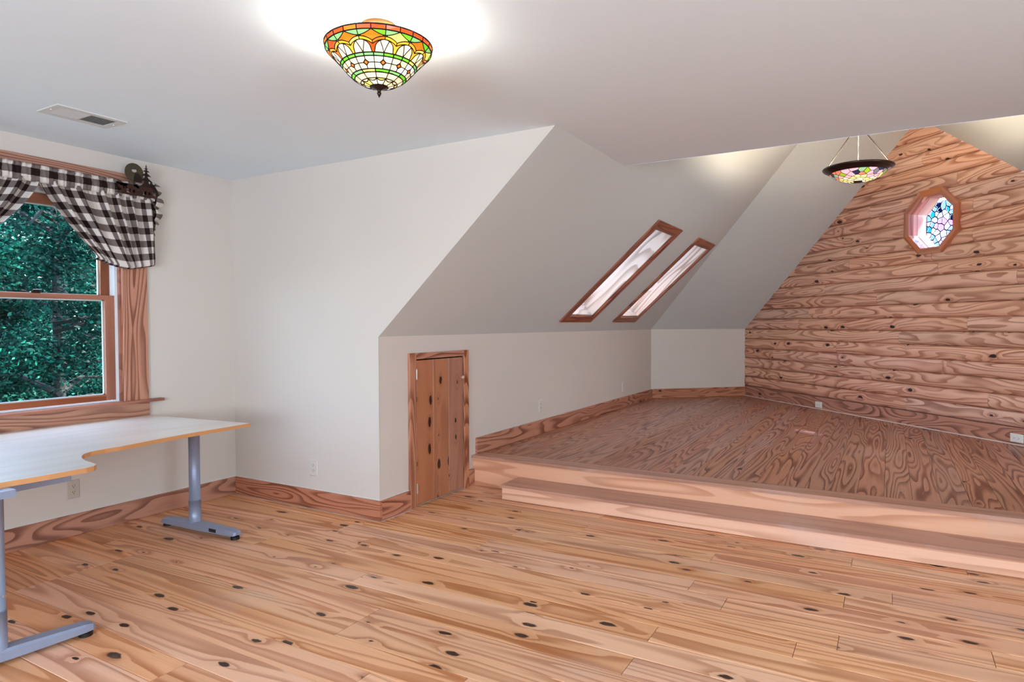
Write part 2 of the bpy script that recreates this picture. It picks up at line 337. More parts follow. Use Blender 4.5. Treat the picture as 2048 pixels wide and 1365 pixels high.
# floor and its planks
fl = struct(mesh('floor', [(XW-.13, YBK, -.006), (XR2, YBK, -.006), (XR2, 4.6, -.006), (XW-.13, 4.6, -.006)], [(0, 1, 2, 3)], M_SUBF), 'golden knotty pine plank floor of the lower room', 'floor')
def in_view(pts, m=900):
    P = [PROJ(p) for p in pts]
    P = [p for p in P if p[2] > .3]
    if not P: return False
    return not (max(p[0] for p in P) < -m or min(p[0] for p in P) > 2048+m or min(p[1] for p in P) > 1365+m)
JOINTS = {2: [-2.385, .62], 1: [-.863, 1.3], 3: [-.86, -3.3], 7: [-.855, -2.1], 10: [-.853, -3.2], 12: [-.17], 8: [-.175, -3.1], 5: [-.173, -2.76], -5: [-2.36, -.5]}
def floor_rows():
    for k in range(-10, 16):
        y0 = 2.160 + .151*(k)
        js = JOINTS.get(k)
        if js is None:
            r = random.Random(100+k); js = []; x = XW + r.uniform(.3, 1.6)
            while x < 3.2: js.append(round((x+4.437)/.343)*.343-4.437+.0); x += r.uniform(1.2, 2.6)
        xs = [XW+.002]+sorted(j for j in js if j > XW+.2)+[3.0]
        for a, b in zip(xs[:-1], xs[1:]):
            if b-a < .05: continue
            if not in_view([(a, y0, 0), (b, y0, 0), (a, y0+.15, 0), (b, y0+.15, 0), ((a+b)/2, y0+.07, 0)]): continue
            if y0 > YB-.01:
                a = max(a, XK+.002)
                if b-a < .05: continue
            wy = min(.1495, (YB if a < XK-.1 else 9)-y0)
            if wy <= .02: continue
            dz = random.uniform(-.0006, .0004)
            board('floor_plank', (a+.0013, y0+.0011, -.02+dz), EX, EY, UP, b-a-.0026, wy-.0006, .02, M_FLOOR, fl, ch=.0018)
floor_rows()
# planks just behind the knee wall corner (row crossing the corner)
# platform
pl = struct(mesh('platform', [(XK, YP+.02, HP-.012), (XR, YP+.02, HP-.012), (XR, 5.743, HP-.012), (XL, YL, HP-.012), (XK, YD, HP-.012)], [(0, 1, 2, 3, 4)], M_SUB), 'raised reddish plank platform before the log wall', 'floor')
board('nosing', (XK+.001, YP-.03, HP-.024), EX, EY, UP, XR-XK-.002, .165, .024, M_NOSE, pl, ch=.004)
board('riser', (XK+.001, YP, 0), EX, UP, -EY, XR-XK-.002, HP-.0245, .012, M_STEP, pl, ch=.0005)
def y_far(x):
    if x < XL: return YD + (x-XK)*(YL-YD)/(XL-XK)
    return YL + (x-XL)*math.tan(LA)
PX0 = -.171-.15*19
for k in range(0, 36):
    x0, x1 = max(PX0+.15*k, XK+.002), min(PX0+.15*(k+1), XR)-.0016
    if x1-x0 < .03: continue
    ya = YP+.137
    if not in_view([(x0, ya, HP), (x1, ya, HP), (x0, ya+1, HP), (x0, y_far(x0), HP)], 200): continue
    # local x along +Y, local y along -X
    board('platform_plank', (x1, ya, HP-.02+random.uniform(-.0004, .0003)), EY, -EX, UP, 1, x1-x0, .02, M_PLAT, pl, ch=.0012, x_end=(y_far(x1)-ya, y_far(x0)-ya))
# step in front of the platform
st = thing('step', 'low pine step box along the front of the platform', 'step', (XS, YS, 0), kind='structure')
board('tread', (XS-.012, YS-.012, HS-.019), EX, EY, UP, XR-XS, YP-YS-.001, .019, M_NOSE, st, ch=.004)
board('riser', (XS, YS+.012, 0.003), EX, UP, -EY, XR-XS-.02, HS-.0225, .012, M_STEP, st, ch=.0005)
board('side_return', (XS+.012, YP-.014, 0.003), -EY, UP, -EX, YP-YS-.03, HS-.0225, .012, M_STEP, st, ch=.0005)
# baseboards
def base(name, label, O, ex, L, n, z0=0.0, mat=None, h=BB):
    b = board(name, Vector(O)+Vector((0, 0, z0)), ex, UP, n, L, h, .02, mat or M_TRIM, None, ch=.003); struct(b, label, 'baseboard'); return b
base('baseboard_left', 'reddish pine baseboard under the window and desk', (XW, YB-.001, 0), -EY, YB-YBK, EX)
base('baseboard_front', 'pine baseboard along the broad front wall', (XW+.021, YB, 0), EX, XK-XW-.0015, -EY)
base('baseboard_knee', 'short pine baseboard left of the plank door', (XK, YB, 0), EY, 3.655-YB, EX)
base('baseboard_stub', 'stub of baseboard between the plank door and the platform', (XK, 4.402, 0), EY, YP-.013-4.402, EX)
base('baseboard_platform', 'long dark pine baseboard under the skylight wall', (XK, YP+.03, HP), EY, YD-YP-.03, EX)
base('baseboard_diagonal', 'pine baseboard on the short diagonal wall', Vector((XK, YD, HP))+DV*.012, DV, DLEN-.02, DN)
base('baseboard_log', 'wide pine baseboard below the log wall', LO+EV*.01-NV*.012+Vector((0, 0, HP+.004)), EV, 6.0, NV, 0, h=.145)
struct(board('trim_1', LO+EV*.008+NV*.008+Vector((0, 0, HP-.004)), EV, UP, NV, 6.0, .012, .010, M_CAULK, None, ch=.003), 'thin white caulk line at the foot of the log wall', 'trim')
struct(board('trim_2', LO+EV*.001-NV*.012+Vector((0, 0, HP+.01)), UP, EV, NV, .135, .012, .022, M_CAULK, None, ch=.002), 'short upright white caulk line in the log wall corner', 'trim')

for i, (nm, lab, O, ex, L, n) in enumerate((('trim_3', 'white caulk line on top of the front wall baseboard', (XW+.02, YB, BB), EX, XK-XW-.02, -EY),
        ('trim_4', 'white caulk line on top of the baseboard left of the plank door', (XK, YB, BB), EY, 3.655-YB, EX),
        ('trim_5', 'white caulk line on top of the baseboard under the window', (XW, YB, BB), -EY, 3.2, EX))):
    struct(board(nm, O, ex, UP, n, L, .0045, .006, M_CAULK2, None, ch=.001), lab, 'trim')
for nm, lab, O, ex, ey, L, w in (('trim_6', 'dusty gap filler at the foot of the front wall baseboard', (XW+.02, YB-.034, -.0004), EX, EY, XK-XW+.012, .014),
        ('trim_7', 'dusty gap filler at the foot of the baseboard left of the door', (XK+.034, YB-.034, -.0004), EY, -EX, 3.655-YB+.034, .014)):
    struct(board(nm, O, ex, ey, UP, L, w, .0018, M_DUST, None, ch=.0005), lab, 'trim')

# ------------------------------------------------------------------ log gable wall
OS, OZ = 3.225, 2.335                                # octagon centre on the log wall
def octo(f2f, n=8):
    R = f2f/2/math.cos(PI/8); return [(R*math.cos(PI/8+k*PI/4), R*math.sin(PI/8+k*PI/4)) for k in range(n)]
DEP = -.036
GT = (APEX.z-HK)/((APEX-LO).to_2d().dot(EV.to_2d()))
SA = (APEX-LO).to_2d().dot(EV.to_2d())
gable = [(-.07, HP-.02), (2*SA+.07, HP-.02), (2*SA+.07, HK), (SA, APEX.z+.05), (-.07, HK)]
lw = prism('wall_log', [gable, [(OS+a, OZ+b) for a, b in octo(.575)]], LO, EV, UP, NV, DEP-.02, DEP, M_CHINK)
struct(lw, 'gable wall of stacked half round pine logs', 'wall')
def s_lo(z): return (0.0 if z <= HK else (z-HK)/GT)-.055
def s_hi(z): return 2*SA-s_lo(z)
RO = Vector((0, 0, .075))
rf = mesh('roof', [tuple(LO+EV*(-.3)+UP*(HK-.3*GT)+RO+NV*1.2), tuple(LO+EV*(-.3)+UP*(HK-.3*GT)+RO-NV*.2), tuple(APEX+RO-NV*.2), tuple(APEX+RO+NV*1.2), tuple(LO+EV*(2*SA+.3)+UP*(HK-.3*GT)+RO-NV*.2), tuple(LO+EV*(2*SA+.3)+UP*(HK-.3*GT)+RO+NV*.0), tuple(APEX+RO+NV*.0)], [(0, 1, 2, 3), (6, 2, 4, 5)], M_SUB)  # unseen deck added to keep sky light out of the log grooves
struct(mesh('wall_outer', [tuple(LO-EV*.075+NV*1.4+UP*0), tuple(LO-EV*.075-NV*.15+UP*0), tuple(LO-EV*.075-NV*.15+UP*(HK+.06)), tuple(LO-EV*.075+NV*1.4+UP*(HK+.06))], [(0, 1, 2, 3)], M_SUB), 'outer sheathing behind the short diagonal wall', 'wall')  # unseen sheet added to stop light leaking in at the wall corner
struct(rf, 'roof deck just above the log gable', 'roof')
def oct_half(z):
    h = abs(z-OZ); a = .57/2
    if h > a: return None
    return min(a, a*math.sqrt(2)-h)
LJ = {0: [2.93, 4.9], 1: [3.85, 1.5], 2: [2.45, 4.6], 3: [.675, 3.37], 4: [4.2, 1.9], 5: [2.83], 6: [3.629, 1.2], 7: [1.4, 4.4], 8: [2.522], 9: [1.689, 4.1], 10: [3.3], 11: [2.1, 4.2], 12: [3.67], 13: [2.0], 14: [3.67], 15: [2.4], 16: [3.5], 17: [2.2], 18: [3.1], 19: [], 20: [], 21: []}
LP0, LPH = .394, .1402
def log_piece(row, a, b, mode):
    """a,b: s limits (None = gable slope); mode: which end meets the octagon"""
    z0 = LP0+row*LPH; n = 11; pts = []
    for i in range(n):
        t = i/(n-1); z = z0+.0012+t*(LPH-.0024)
        q = (2*t-1)*.985
        pts.append((z, .004+.041*math.sqrt(1-q*q)**.85))
    pts = [(pts[0][0], 0)]+pts+[(pts[-1][0], 0)]
    v = []; ok = True
    for e in (0, 1):
        for z, d in pts:
            lo, hi = s_lo(z)+.001, s_hi(z)-.001
            s = (max(a, lo) if a is not None else lo) if e == 0 else (min(b, hi) if b is not None else hi)
            oh = oct_half(z)
            if mode == 'R' and e == 1: s = OS-oh if oh else OS-.002
            if mode == 'L' and e == 0: s = OS+oh if oh else OS+.002
            s = min(max(s, lo), max(hi, lo)); v.append((s-(a if a is not None else s_lo(z0)), z-z0, d))
    m = len(pts)
    if max(v[m+i][0]-v[i][0] for i in range(m)) < .04: return
    f = [(i, i+m, i+1+m, i+1) for i in range(m-1)]+[tuple(range(2*m, 3*m)), tuple(range(4*m-1, 3*m-1, -1))]; v = v+v
    s0 = a if a is not None else s_lo(z0)
    o = mesh('log', v, f, M_LOG, lw, frame(LO+EV*s0+NV*DEP+Vector((0, 0, z0)), EV, UP, NV))
    me = o.data
    for k, p in enumerate(me.polygons): p.use_smooth = 1 <= k < m-2
for row in range(22):
    z0 = LP0+row*LPH
    if z0 > APEX.z-.0: break
    hitoct = (z0 < OZ+.285 and z0+LPH > OZ-.285)
    js = sorted(j for j in LJ.get(row, []) if s_lo(z0+LPH)+.15 < j < s_hi(z0+LPH)-.15)
    if hitoct:
        L_ = [j for j in js if j < OS-.4]; R_ = [j for j in js if j > OS+.4]
        e = [None]+L_
        for i, a in enumerate(e):
            last = i == len(e)-1
            log_piece(row, None if a is None else a+.0015, None if last else e[i+1]-.0015, 'R' if last else '')
        e = [OS]+R_
        for i, a in enumerate(e):
            last = i == len(e)-1
            log_piece(row, a if i == 0 else a+.0015, None if last else e[i+1]-.0015, 'L' if i == 0 else '')
    else:
        e = [None]+js
        for i, a in enumerate(e):
            last = i == len(e)-1
            log_piece(row, None if a is None else a+.0015, None if last else e[i+1]-.0015, '')

# ------------------------------------------------------------------ voronoi panes
def clip_poly(poly, p, q):
    """keep the part of poly nearer to p than to q"""
    mx, my = (p[0]+q[0])/2, (p[1]+q[1])/2; nx, ny = q[0]-p[0], q[1]-p[1]; out = []
    for i in range(len(poly)):
        a, b = poly[i], poly[(i+1) % len(poly)]
        da, db = (a[0]-mx)*nx+(a[1]-my)*ny, (b[0]-mx)*nx+(b[1]-my)*ny
        if da <= 0: out.append(a)
        if (da < 0 < db) or (db < 0 < da):
            t = da/(da-db); out.append((a[0]+t*(b[0]-a[0]), a[1]+t*(b[1]-a[1])))
    return out
def voronoi(outline, seeds):
    cells = []
    for i, p in enumerate(seeds):
        c = outline[:]
        for j, q in enumerate(seeds):
            if i != j and c: c = clip_poly(c, p, q)
        if len(c) >= 3: cells.append((p, c))
    return cells
def shrink(c, d):
    cx = sum(p[0] for p in c)/len(c); cy = sum(p[1] for p in c)/len(c); out = []
    for x, y in c:
        r = math.hypot(x-cx, y-cy) or 1; k = max(0, 1-d/r); out.append((cx+(x-cx)*k, cy+(y-cy)*k))
    return out

# ------------------------------------------------------------------ octagonal window in the log wall
ow = thing('window_4', 'small octagonal stained glass window in the log gable', 'window', LO+EV*OS+NV*.0+Vector((0, 0, OZ)), kind='structure')
OC = LO+EV*OS+Vector((0, 0, OZ))
for k in range(8):
    a0, a1 = PI/8+(k-1)*PI/4, PI/8+k*PI/4
    R1, R0 = .64/2/math.cos(PI/8), .52/2/math.cos(PI/8)
    q = [(R0*math.cos(a0), R0*math.sin(a0)), (R1*math.cos(a0), R1*math.sin(a0)), (R1*math.cos(a1), R1*math.sin(a1)), (R0*math.cos(a1), R0*math.sin(a1))]
    am = (a0+a1)/2; ax = Vector((-math.sin(am), math.cos(am))); ay = Vector((math.cos(am), math.sin(am)))
    q2 = [(Vector(p).dot(ax), Vector(p).dot(ay)) for p in q]
    ex3, ey3 = EV*ax.x+UP*ax.y, EV*ay.x+UP*ay.y
    prism('frame_board', [[q2[1], q2[2], q2[3], q2[0]]], OC, ex3, ey3, NV, -.03, .034, M_OCT, ow)
    def jamb(nm, f0, f1, d0, d1):
        r0 = f0/2; r1 = f1/2; w0, w1 = r0*math.tan(PI/8), r1*math.tan(PI/8)
        v = [(-w0, r0, d0), (w0, r0, d0), (w1, r1, d0), (-w1, r1, d0), (-w0, r0, d1), (w0, r0, d1), (w1, r1, d1), (-w1, r1, d1)]
        mesh(nm, v, [(0, 1, 2, 3), (4, 7, 6, 5), (0, 4, 5, 1), (3, 2, 6, 7), (0, 3, 7, 4), (1, 5, 6, 2)], M_JAMB, ow, frame(OC, ex3, ey3, NV))
    jamb('jamb_board', .525, .57, -.08, .0)
    jamb('inner_jamb_board', .512, .57, -.20, -.081)
prism('glass', [octo(.512)], OC, EV, UP, NV, -.172, -.168, M_CLEAR, ow)
rr = random.Random(11); seeds = []
while len(seeds) < 78:
    p = (rr.uniform(-.25, .25), rr.uniform(-.25, .25))
    if all(math.hypot(p[0]-s[0], p[1]-s[1]) > .036 for s in seeds): seeds.append(p)
film = {n: film_glass('film_'+n, c) for n, c in dict(lilac=(176, 168, 216), pink=(204, 156, 212), blue=(148, 166, 210), teal=(80, 156, 188), white=(190, 192, 222), navy=(50, 66, 104)).items()}
lead = MB()
for p, c in voronoi(octo(.474), seeds):
    dc = math.hypot(p[0]+.03, p[1]-.03)
    nm = rr.choice(['pink', 'lilac', 'pink', 'white']) if dc < .11 else rr.choice(['lilac', 'blue', 'white', 'lilac', 'blue', 'teal', 'navy'] if p[1] > -.05 else ['lilac', 'blue', 'white', 'lilac'])
    ci = shrink(c, .0068)
    prism('glass_pane', [ci], OC-UP*.014, EV, UP, NV, -.1675, -.1655, film[nm], ow)
    n = len(c)
    lead.add([(x, y, -.1645) for x, y in c]+[(x, y, -.1645) for x, y in ci]+[(x, y, -.1678) for x, y in c], [(i, (i+1) % n, n+(i+1) % n, n+i) for i in range(n)]+[(i, 2*n+i, 2*n+(i+1) % n, (i+1) % n) for i in range(n)])
lead.build('leading', M_LEAD, ow, frame(OC-UP*.014, EV, UP, NV))

# ------------------------------------------------------------------ skylights
for i, (ya, yb, ta, tb) in enumerate(SKY):
    lab = ('near', 'far')[i]
    w = thing('window_%d' % (i+2), ['wood trimmed skylight nearer the front wall', 'wood trimmed skylight nearer the log wall, narrower in view'][i], 'skylight', SO+EY*ya+SLU*ta, kind='structure')
    cw = .072 if i else .095
    oy0, oy1, ot0, ot1 = ya-cw, yb+cw*.9, ta-.085, tb+.085
    F = lambda a, b: SO+EY*a+SLU*b-SLN*.001
    # casing boards (two long rails, head, sill), lying on the slope
    board('casing_rail', F(oy0, ot0), SLU, -EY, SLN, 1, -(ya-oy0), .018, M_TRIM, w) if False else None
    prism('casing_rail', [[(ot0, 0), (ot1, 0), (tb, -(ya-oy0)), (ta, -(ya-oy0))][::-1]], F(oy0, 0), SLU, -EY, SLN, 0, .018, M_TRIM2, w)
    prism('casing_rail', [[(ot0, 0), (ta, yb-oy1), (tb, yb-oy1), (ot1, 0)]], F(oy1, 0), SLU, EY, SLN, 0, .018, M_TRIM2, w)
    prism('casing_head', [[(oy0, ot1), (ya, tb), (yb, tb), (oy1, ot1)]], F(0, 0), EY, SLU, SLN, 0, .018, M_TRIM2, w)
    prism('casing_sill', [[(oy0, ot0), (oy1, ot0), (yb, ta), (ya, ta)]], F(0, 0), EY, SLU, SLN, 0, .018, M_TRIM2, w)
    DP = .52
    board('shaft_side', F(yb, ta), SLU, -SLN, -EY, tb-ta, DP, .018, M_SHAFT, w, ch=.0005)
    board('shaft_side', F(ya, tb), -SLU, -SLN, EY, tb-ta, DP, .018, M_SHAFT, w, ch=.0005)
    board('shaft_head', F(yb, tb), -EY, -SLN, -SLU, yb-ya, DP, .018, M_SHAFT, w, ch=.0005)
    board('shaft_foot', F(ya, ta), EY, -SLN, SLU, yb-ya, DP, .018, M_SHAFT, w, ch=.0005)
    fr = MB()
    for a0, a1, b0, b1 in ((ya, yb, ta, ta+.04), (ya, yb, tb-.04, tb), (ya, ya+.04, ta, tb), (yb-.04, yb, ta, tb)): fr.box(a0, a1, b0, b1, -DP-.03, -DP+.01)
    fr.build('sash_frame', M_VINYL, w, frame(SO, EY, SLU, SLN))
    prism('glass', [rect(ya+.03, yb-.03, ta+.03, tb-.03)], SO, EY, SLU, SLN, -DP-.012, -DP-.006, M_CLEAR, w)

# ------------------------------------------------------------------ little plank door
dr = thing('door_1', 'low door of three knotty vertical boards in the knee wall', 'door', (XK, (DY0+DY1)/2, 0), kind='structure')
fx = XK
board('casing', (fx, DY0, 0.001), UP, -EY, EX, 1.112, DY0-3.655, .022, M_TRIM, dr, ch=.002)
board('casing', (fx, 4.402, 0.001), UP, -EY, EX, 1.112, 4.402-DY1, .022, M_TRIM, dr, ch=.002)
board('head_casing', (fx, DY0+.0005, DZ), EY, UP, EX, DY1-DY0-.001, 1.112-DZ, .022, M_TRIM, dr, ch=.002)
dw = (DY1-DY0-.012)/3
for k in range(3):
    board('door_board', (fx-.004, DY0+.005+dw*(k+1), .014), UP, -EY, EX, DZ-.024, dw-.0012, .021, M_DOOR, dr, ch=.005)
mb = MB()
v, f = box_vf(fx-.06, fx-.0015, DY0-.03, DY1+.03, -.004, DZ+.03)
mesh('dark_backing', v, [f[0], f[1], f[2], f[3], f[4]], M_DARK, dr)
for zc in (.96, .135):
    h = MB(); h.box(fx+.012, fx+.0225, DY0-.004, DY0+.013, zc-.035, zc+.035); h.tube([(fx+.023, DY0+.004, zc-.037), (fx+.023, DY0+.004, zc+.037)], .004, 8)
    h.build('hinge', M_HINGE, dr)
kb = MB(); kb.lathe([(.0, .0), (.007, .0), (.006, .012), (.013, .018), (.015, .026), (.011, .033), (0, .035)], 14)
kb.build('knob', M_KNOB, dr, frame((fx+.017, DY1-.045, .90), EY, UP, EX), True)

# ------------------------------------------------------------------ window in the left wall
wi = thing('window_1', 'double hung window with wide pine casing behind the checked valance', 'window', (XW, 2.0, WZ0), kind='structure')
CW = .168
board('side_casing', (XW, WY1-.002+CW, WZ0-.0), UP, -EY, EX, WZ1-WZ0+.002, CW, .02, M_TRIM, wi, ch=.003)
board('side_casing', (XW, WY0+.002, WZ0-.0), UP, -EY, EX, WZ1-WZ0+.002, CW, .02, M_TRIM, wi, ch=.003)
board('head_casing', (XW, WY0-CW-.002, WZ1+.002), EY, UP, EX, WY1-WY0+2*CW+.004, .166, .022, M_TRIM, wi, ch=.003)
board('apron', (XW, WY0-CW, .652), EY, UP, EX, WY1-WY0+2*CW, .141, .02, M_TRIM, wi, ch=.003)
board('stool', (XW-.065, WY0-CW-.09, .7935), EY, EX, UP, WY1-WY0+2*CW+.18, .115, .018, M_SASH, wi, ch=.004)
# jambs: white vinyl liners and wood strips, stepped
for y0, sg in ((WY1, -1), (WY0, 1)):
    for nm, x0, x1, th, m in (('jamb_strip', -.022, -.0005, .014, M_SASH), ('jamb_liner', -.056, -.023, .033, M_VINYL), ('jamb_strip', -.068, -.057, .040, M_VINYL), ('jamb_liner', -.105, -.069, .033, M_VINYL), ('jamb_strip', -.13, -.106, .045, M_VINYL)):
        b = MB(); ys = sorted((y0, y0+sg*th)); b.box(XW+x0, XW+x1, ys[0], ys[1], WZ0, WZ1); b.build(nm, m, wi)
b = MB(); b.box(XW-.13, XW-.0005, WY0, WY1, WZ1-.03, WZ1); b.build('head_jamb', M_VINYL, wi)
b = MB(); b.box(XW-.16, XW-.066, WY0, WY1, WZ0-.02, WZ0+.012); b.build('outer_sill', M_VINYL, wi)
def sash(name, x0, x1, y0, y1, z0, z1, sw, bot, top):
    s = bpy.data.objects.new(name, None); s.empty_display_size = .05; link(s, wi, Matrix.Translation(((x0+x1)/2, (y0+y1)/2, z0)))
    T = x1-x0
    board('stile', (x0, y0+sw, z0), UP, -EY, EX, z1-z0, sw, T, M_SASH, s, ch=.002)
    board('stile', (x0, y1, z0), UP, -EY, EX, z1-z0, sw, T, M_SASH, s, ch=.002)
    board('bottom_rail', (x0, y0+sw, z0), EY, UP, EX, y1-y0-2*sw, bot, T, M_SASH, s, ch=.002)
    board('top_rail', (x0, y0+sw, z1-top), EY, UP, EX, y1-y0-2*sw, top, T, M_SASH, s, ch=.002)
    g = MB(); g.box((x0+x1)/2-.003, (x0+x1)/2+.003, y0+sw-.004, y1-sw+.004, z0+bot-.004, z1-top+.004); g.build('glass', M_GLASS, s)
    e = MB(); w = .007
    for a, c, d, f_ in ((y0+sw, y1-sw, z0+bot, z0+bot+w), (y0+sw, y1-sw, z1-top-w, z1-top), (y0+sw, y0+sw+w, z0+bot, z1-top), (y1-sw-w, y1-sw, z0+bot, z1-top)): e.box(x0+.004, (x0+x1)/2-.0031, a, c, d, f_)
    e.build('glazing_bead', M_VINYL, s)
sash('lower_sash', XW-.056, XW-.023, WY0+.034, WY1-.034, WZ0+.013, 1.515, .062, .038, .03)
sash('upper_sash', XW-.105, XW-.069, WY0+.034, WY1-.034, 1.478, WZ1-.031, .062, .036, .062)
lk = MB(); lk.box(XW-.05, XW-.03, 1.975, 2.025, 1.5155, 1.526); lk.tube([(XW-.04, 1.99, 1.526), (XW-.04, 1.99, 1.533), (XW-.025, 2.03, 1.535)], .005, 8); lk.build('sash_lock', M_BRONZE, wi)

# ------------------------------------------------------------------ checked valance
cu = thing('curtain', 'black and white buffalo check valance gathered over the window', 'curtain', (XW+.07, 1.976, 2.25))
CX = XW+.072
def swag(name, sgn):
    nu, nv, ne = 90, 34, 6; V = []; U = []; F = []
    for j in range(nv+ne+1):
        v = min(j/nv, 1.0); e = max(0, j-nv)/ne
        for i in range(nu+1):
            u = i/nu
            ty = .0+.705*u; tz = 2.185-.012*u if u > .1 else 2.165+.02*u/.1-.0012
            by = .325+.385*u**.9; bz = 1.757-.052*math.sin(min(u*1.7, 1)*PI/2)+.034*max(0, u-.55)/.45
            w = v**1.25; y = ty+(by-ty)*w; z = tz+(bz-tz)*v
            ph = 2*PI*(u*6.2+.25*math.sin(3*u*PI)) ; a = .009+.024*math.sin(PI*min(1, v*.95+.12))
            x = CX+a*(1-2*abs(math.sin(ph/2+v*.4))**.7)+.010*math.sin(2*PI*u*2.3+1)*v+.012*math.sin(PI*v)
            x += .005*math.sin(2*PI*u*26)*(1-v)**3
            if e > 0:   # the hem rolls under and back up
                t = e*PI*.9; x += -.030*(1-math.cos(t)); z += -.014*math.sin(t)+.02*max(0, e-.6)
            V.append((x, 1.976+sgn*y, z)); U.append((u*.66*sgn+.02+.024*math.sin(ph+1.2), (1-v)*.47+.012-e*.06))
    n = nu+1
    for j in range(nv+ne):
        for i in range(nu): 
            q = (j*n+i, j*n+i+1, (j+1)*n+i+1, (j+1)*n+i); F.append(q if sgn > 0 else q[::-1])
    o = mesh(name, V, F, M_CLOTH, cu, None, True, U); s = o.modifiers.new('solid', 'SOLIDIFY'); s.thickness = .0015
swag('swag', 1); swag('swag', -1)
def header():
    n = 260; rows = [(2.163, .2), (2.18, .5), (2.198, 1), (2.216, .9), (2.232, .35), (2.238, .1), (2.254, .9), (2.268, 1.3)]; V = []; U = []; F = []
    for z, a in rows:
        for i in range(n+1):
            u = i/n; y = 1.976-.72+1.43*u
            g = math.sin(2*PI*u*44+.7*math.sin(2*PI*u*5))*.5+.5*noise.noise(Vector((u*60, 3, 1)))
            V.append((CX+.004+.009*a*g+(.006 if .3 < a < 1.2 else 0), y+.004*a*math.sin(2*PI*u*31+z*40), z-.006*a*abs(noise.noise(Vector((u*50, 9, 2))))*(1 if z > 2.25 else 0)))
            U.append((u*1.35+.03, (z-2.185)*1.0+.482))
    m = n+1
    for j in range(len(rows)-1):
        for i in range(n): F.append((j*m+i, j*m+i+1, (j+1)*m+i+1, (j+1)*m+i))
    o = mesh('header', V, F, M_CLOTH, cu, None, True, U); s = o.modifiers.new('solid', 'SOLIDIFY'); s.thickness = .0015
header()
def side_return():
    nv, nu = 60, 14; V = []; U = []; F = []
    for j in range(nv+1):
        v = j/nv; z = 2.285-.36*v
        lobe = abs(math.sin(PI*(v*4.2+.1)))**.6; env = math.sin(PI*min(1, .18+.92*v))**.5 if v < .95 else .5
        for i in range(nu+1):
            u = i/nu; x = CX+.012-u*.078
            y = 2.672+.02*u+(.085*lobe*env)*math.sin(PI*min(1, u*.85+.08)) - .035*max(0, v-.8)/.2*u
            V.append((x, y, z+.018*u*math.sin(2*PI*v*4.2))); U.append((u*.03+.006, .62-v*.62))
    m = nu+1
    for j in range(nv):
        for i in range(nu): F.append((j*m+i, j*m+i+1, (j+1)*m+i+1, (j+1)*m+i))
    o = mesh('side_return', V, F, M_CLOTH, cu, None, True, U); s = o.modifiers.new('solid', 'SOLIDIFY'); s.thickness = .0015
side_return()
rd = MB(); rd.tube([(XW+.02, 1.24, 2.228), (CX-.004, 1.24, 2.228), (CX-.004, 2.66, 2.228), (XW+.021, 2.66, 2.228)], .008, 10)
tag(rd.build('curtain_rod', M_IRON), 'dark rod inside the gathered header of the checked valance', 'curtain rod')

# ------------------------------------------------------------------ cut metal wildlife ornament on the rod end
orn = thing('curtain_rod_ornament', 'cut metal ornament with moon, pine tree and wolves at the valance corner', 'ornament', (CX+.03, 2.55, 2.24))
OX = CX+.046
wolf = [(-.020, .006), (-.016, .016), (-.012, .012), (-.006, .018), (.004, .014), (.010, .020), (.018, .014), (.022, .004), (.012, -.002), (.004, -.008), (-.006, -.006), (-.014, -.004)]
circ = [(.062*math.cos(2*PI*k/40), .062*math.sin(2*PI*k/40)) for k in range(40)]
prism('moon_disc', [circ, [(a*.85, b*.85+.008) for a, b in wolf]], (OX, 2.522, 2.322), EY, UP, EX, 0, .0025, M_OLIVE, orn)
prism('wolf_head', [[(-.004, -.058), (-.002, -.03), (.006, -.012), (.000, -.004), (.012, -.004), (.022, .004), (.026, -.004), (.040, -.012), (.052, -.036), (.046, -.060)]], (OX+.003, 2.522, 2.322), EY, UP, EX, 0, .0025, M_IRON, orn)
pine = [(-.055, -.04)]
half = [(.003, .118), (.003, .106), (.014, .101), (.004, .097), (.005, .092), (.024, .082), (.006, .079), (.008, .070), (.034, .052), (.009, .052), (.012, .040), (.046, .014), (.014, .020), (.016, .006)]
pine = [(0, .128)]+[(-a, b) for a, b in half]+[(-.05, -.03), (.07, -.05), (.062, -.012)]+half[::-1]
prism('pine_tree', [pine], (OX+.001, 2.602, 2.262), EY, UP, EX, 0, .003, M_IRON, orn)
brnch = [(.03, .02), (.05, .0), (.075, -.03), (.085, -.06), (.07, -.085), (.05, -.095), (.066, -.07), (.066, -.045), (.05, -.02), (.026, .006)]
prism('branch', [brnch], (OX+.004, 2.60, 2.262), EY, UP, EX, 0, .003, M_IRON, orn)
def wolf_body(y, z, s, flip=1):
    p = [(-.072, .030), (-.060, .030), (-.050, .038), (-.044, .030), (-.03, .026), (0, .028), (.03, .026), (.045, .030), (.062, .020), (.072, .002), (.060, .010), (.050, .006), (.054, -.032), (.042, -.032), (.038, -.006), (.026, -.004), (.022, -.032), (.010, -.032), (.012, -.002), (-.014, -.004), (-.012, -.032), (-.024, -.032), (-.028, -.004), (-.036, -.030), (-.046, -.030), (-.044, .006), (-.056, .014), (-.074, .018)]
    pts = [(flip*a*s, b*s) for a, b in p]
    prism('wolf', [pts if flip < 0 else pts[::-1]], (OX+.004, y, z), EY, UP, EX, 0, .003, M_RUST, orn)
M_RUST = plain('rust_brown', (58, 30, 20), .6, .4, bump=.4, bscale=60)
wolf_body(2.482, 2.215, 1.05); wolf_body(2.588, 2.214, 1.0); wolf_body(2.40+.04, 2.226, .55)
gr = [(-.16, .0), (-.10, .010), (-.06, .004), (-.02, .012), (.03, .006), (.07, .012), (.12, .008), (.13, -.004), (.06, -.010), (.0, -.006), (-.04, -.010), (-.11, -.006)]
prism('ground_strip', [gr[::-1]], (OX+.0045, 2.545, 2.180), EY, UP, EX, 0, .003, M_RUST, orn)
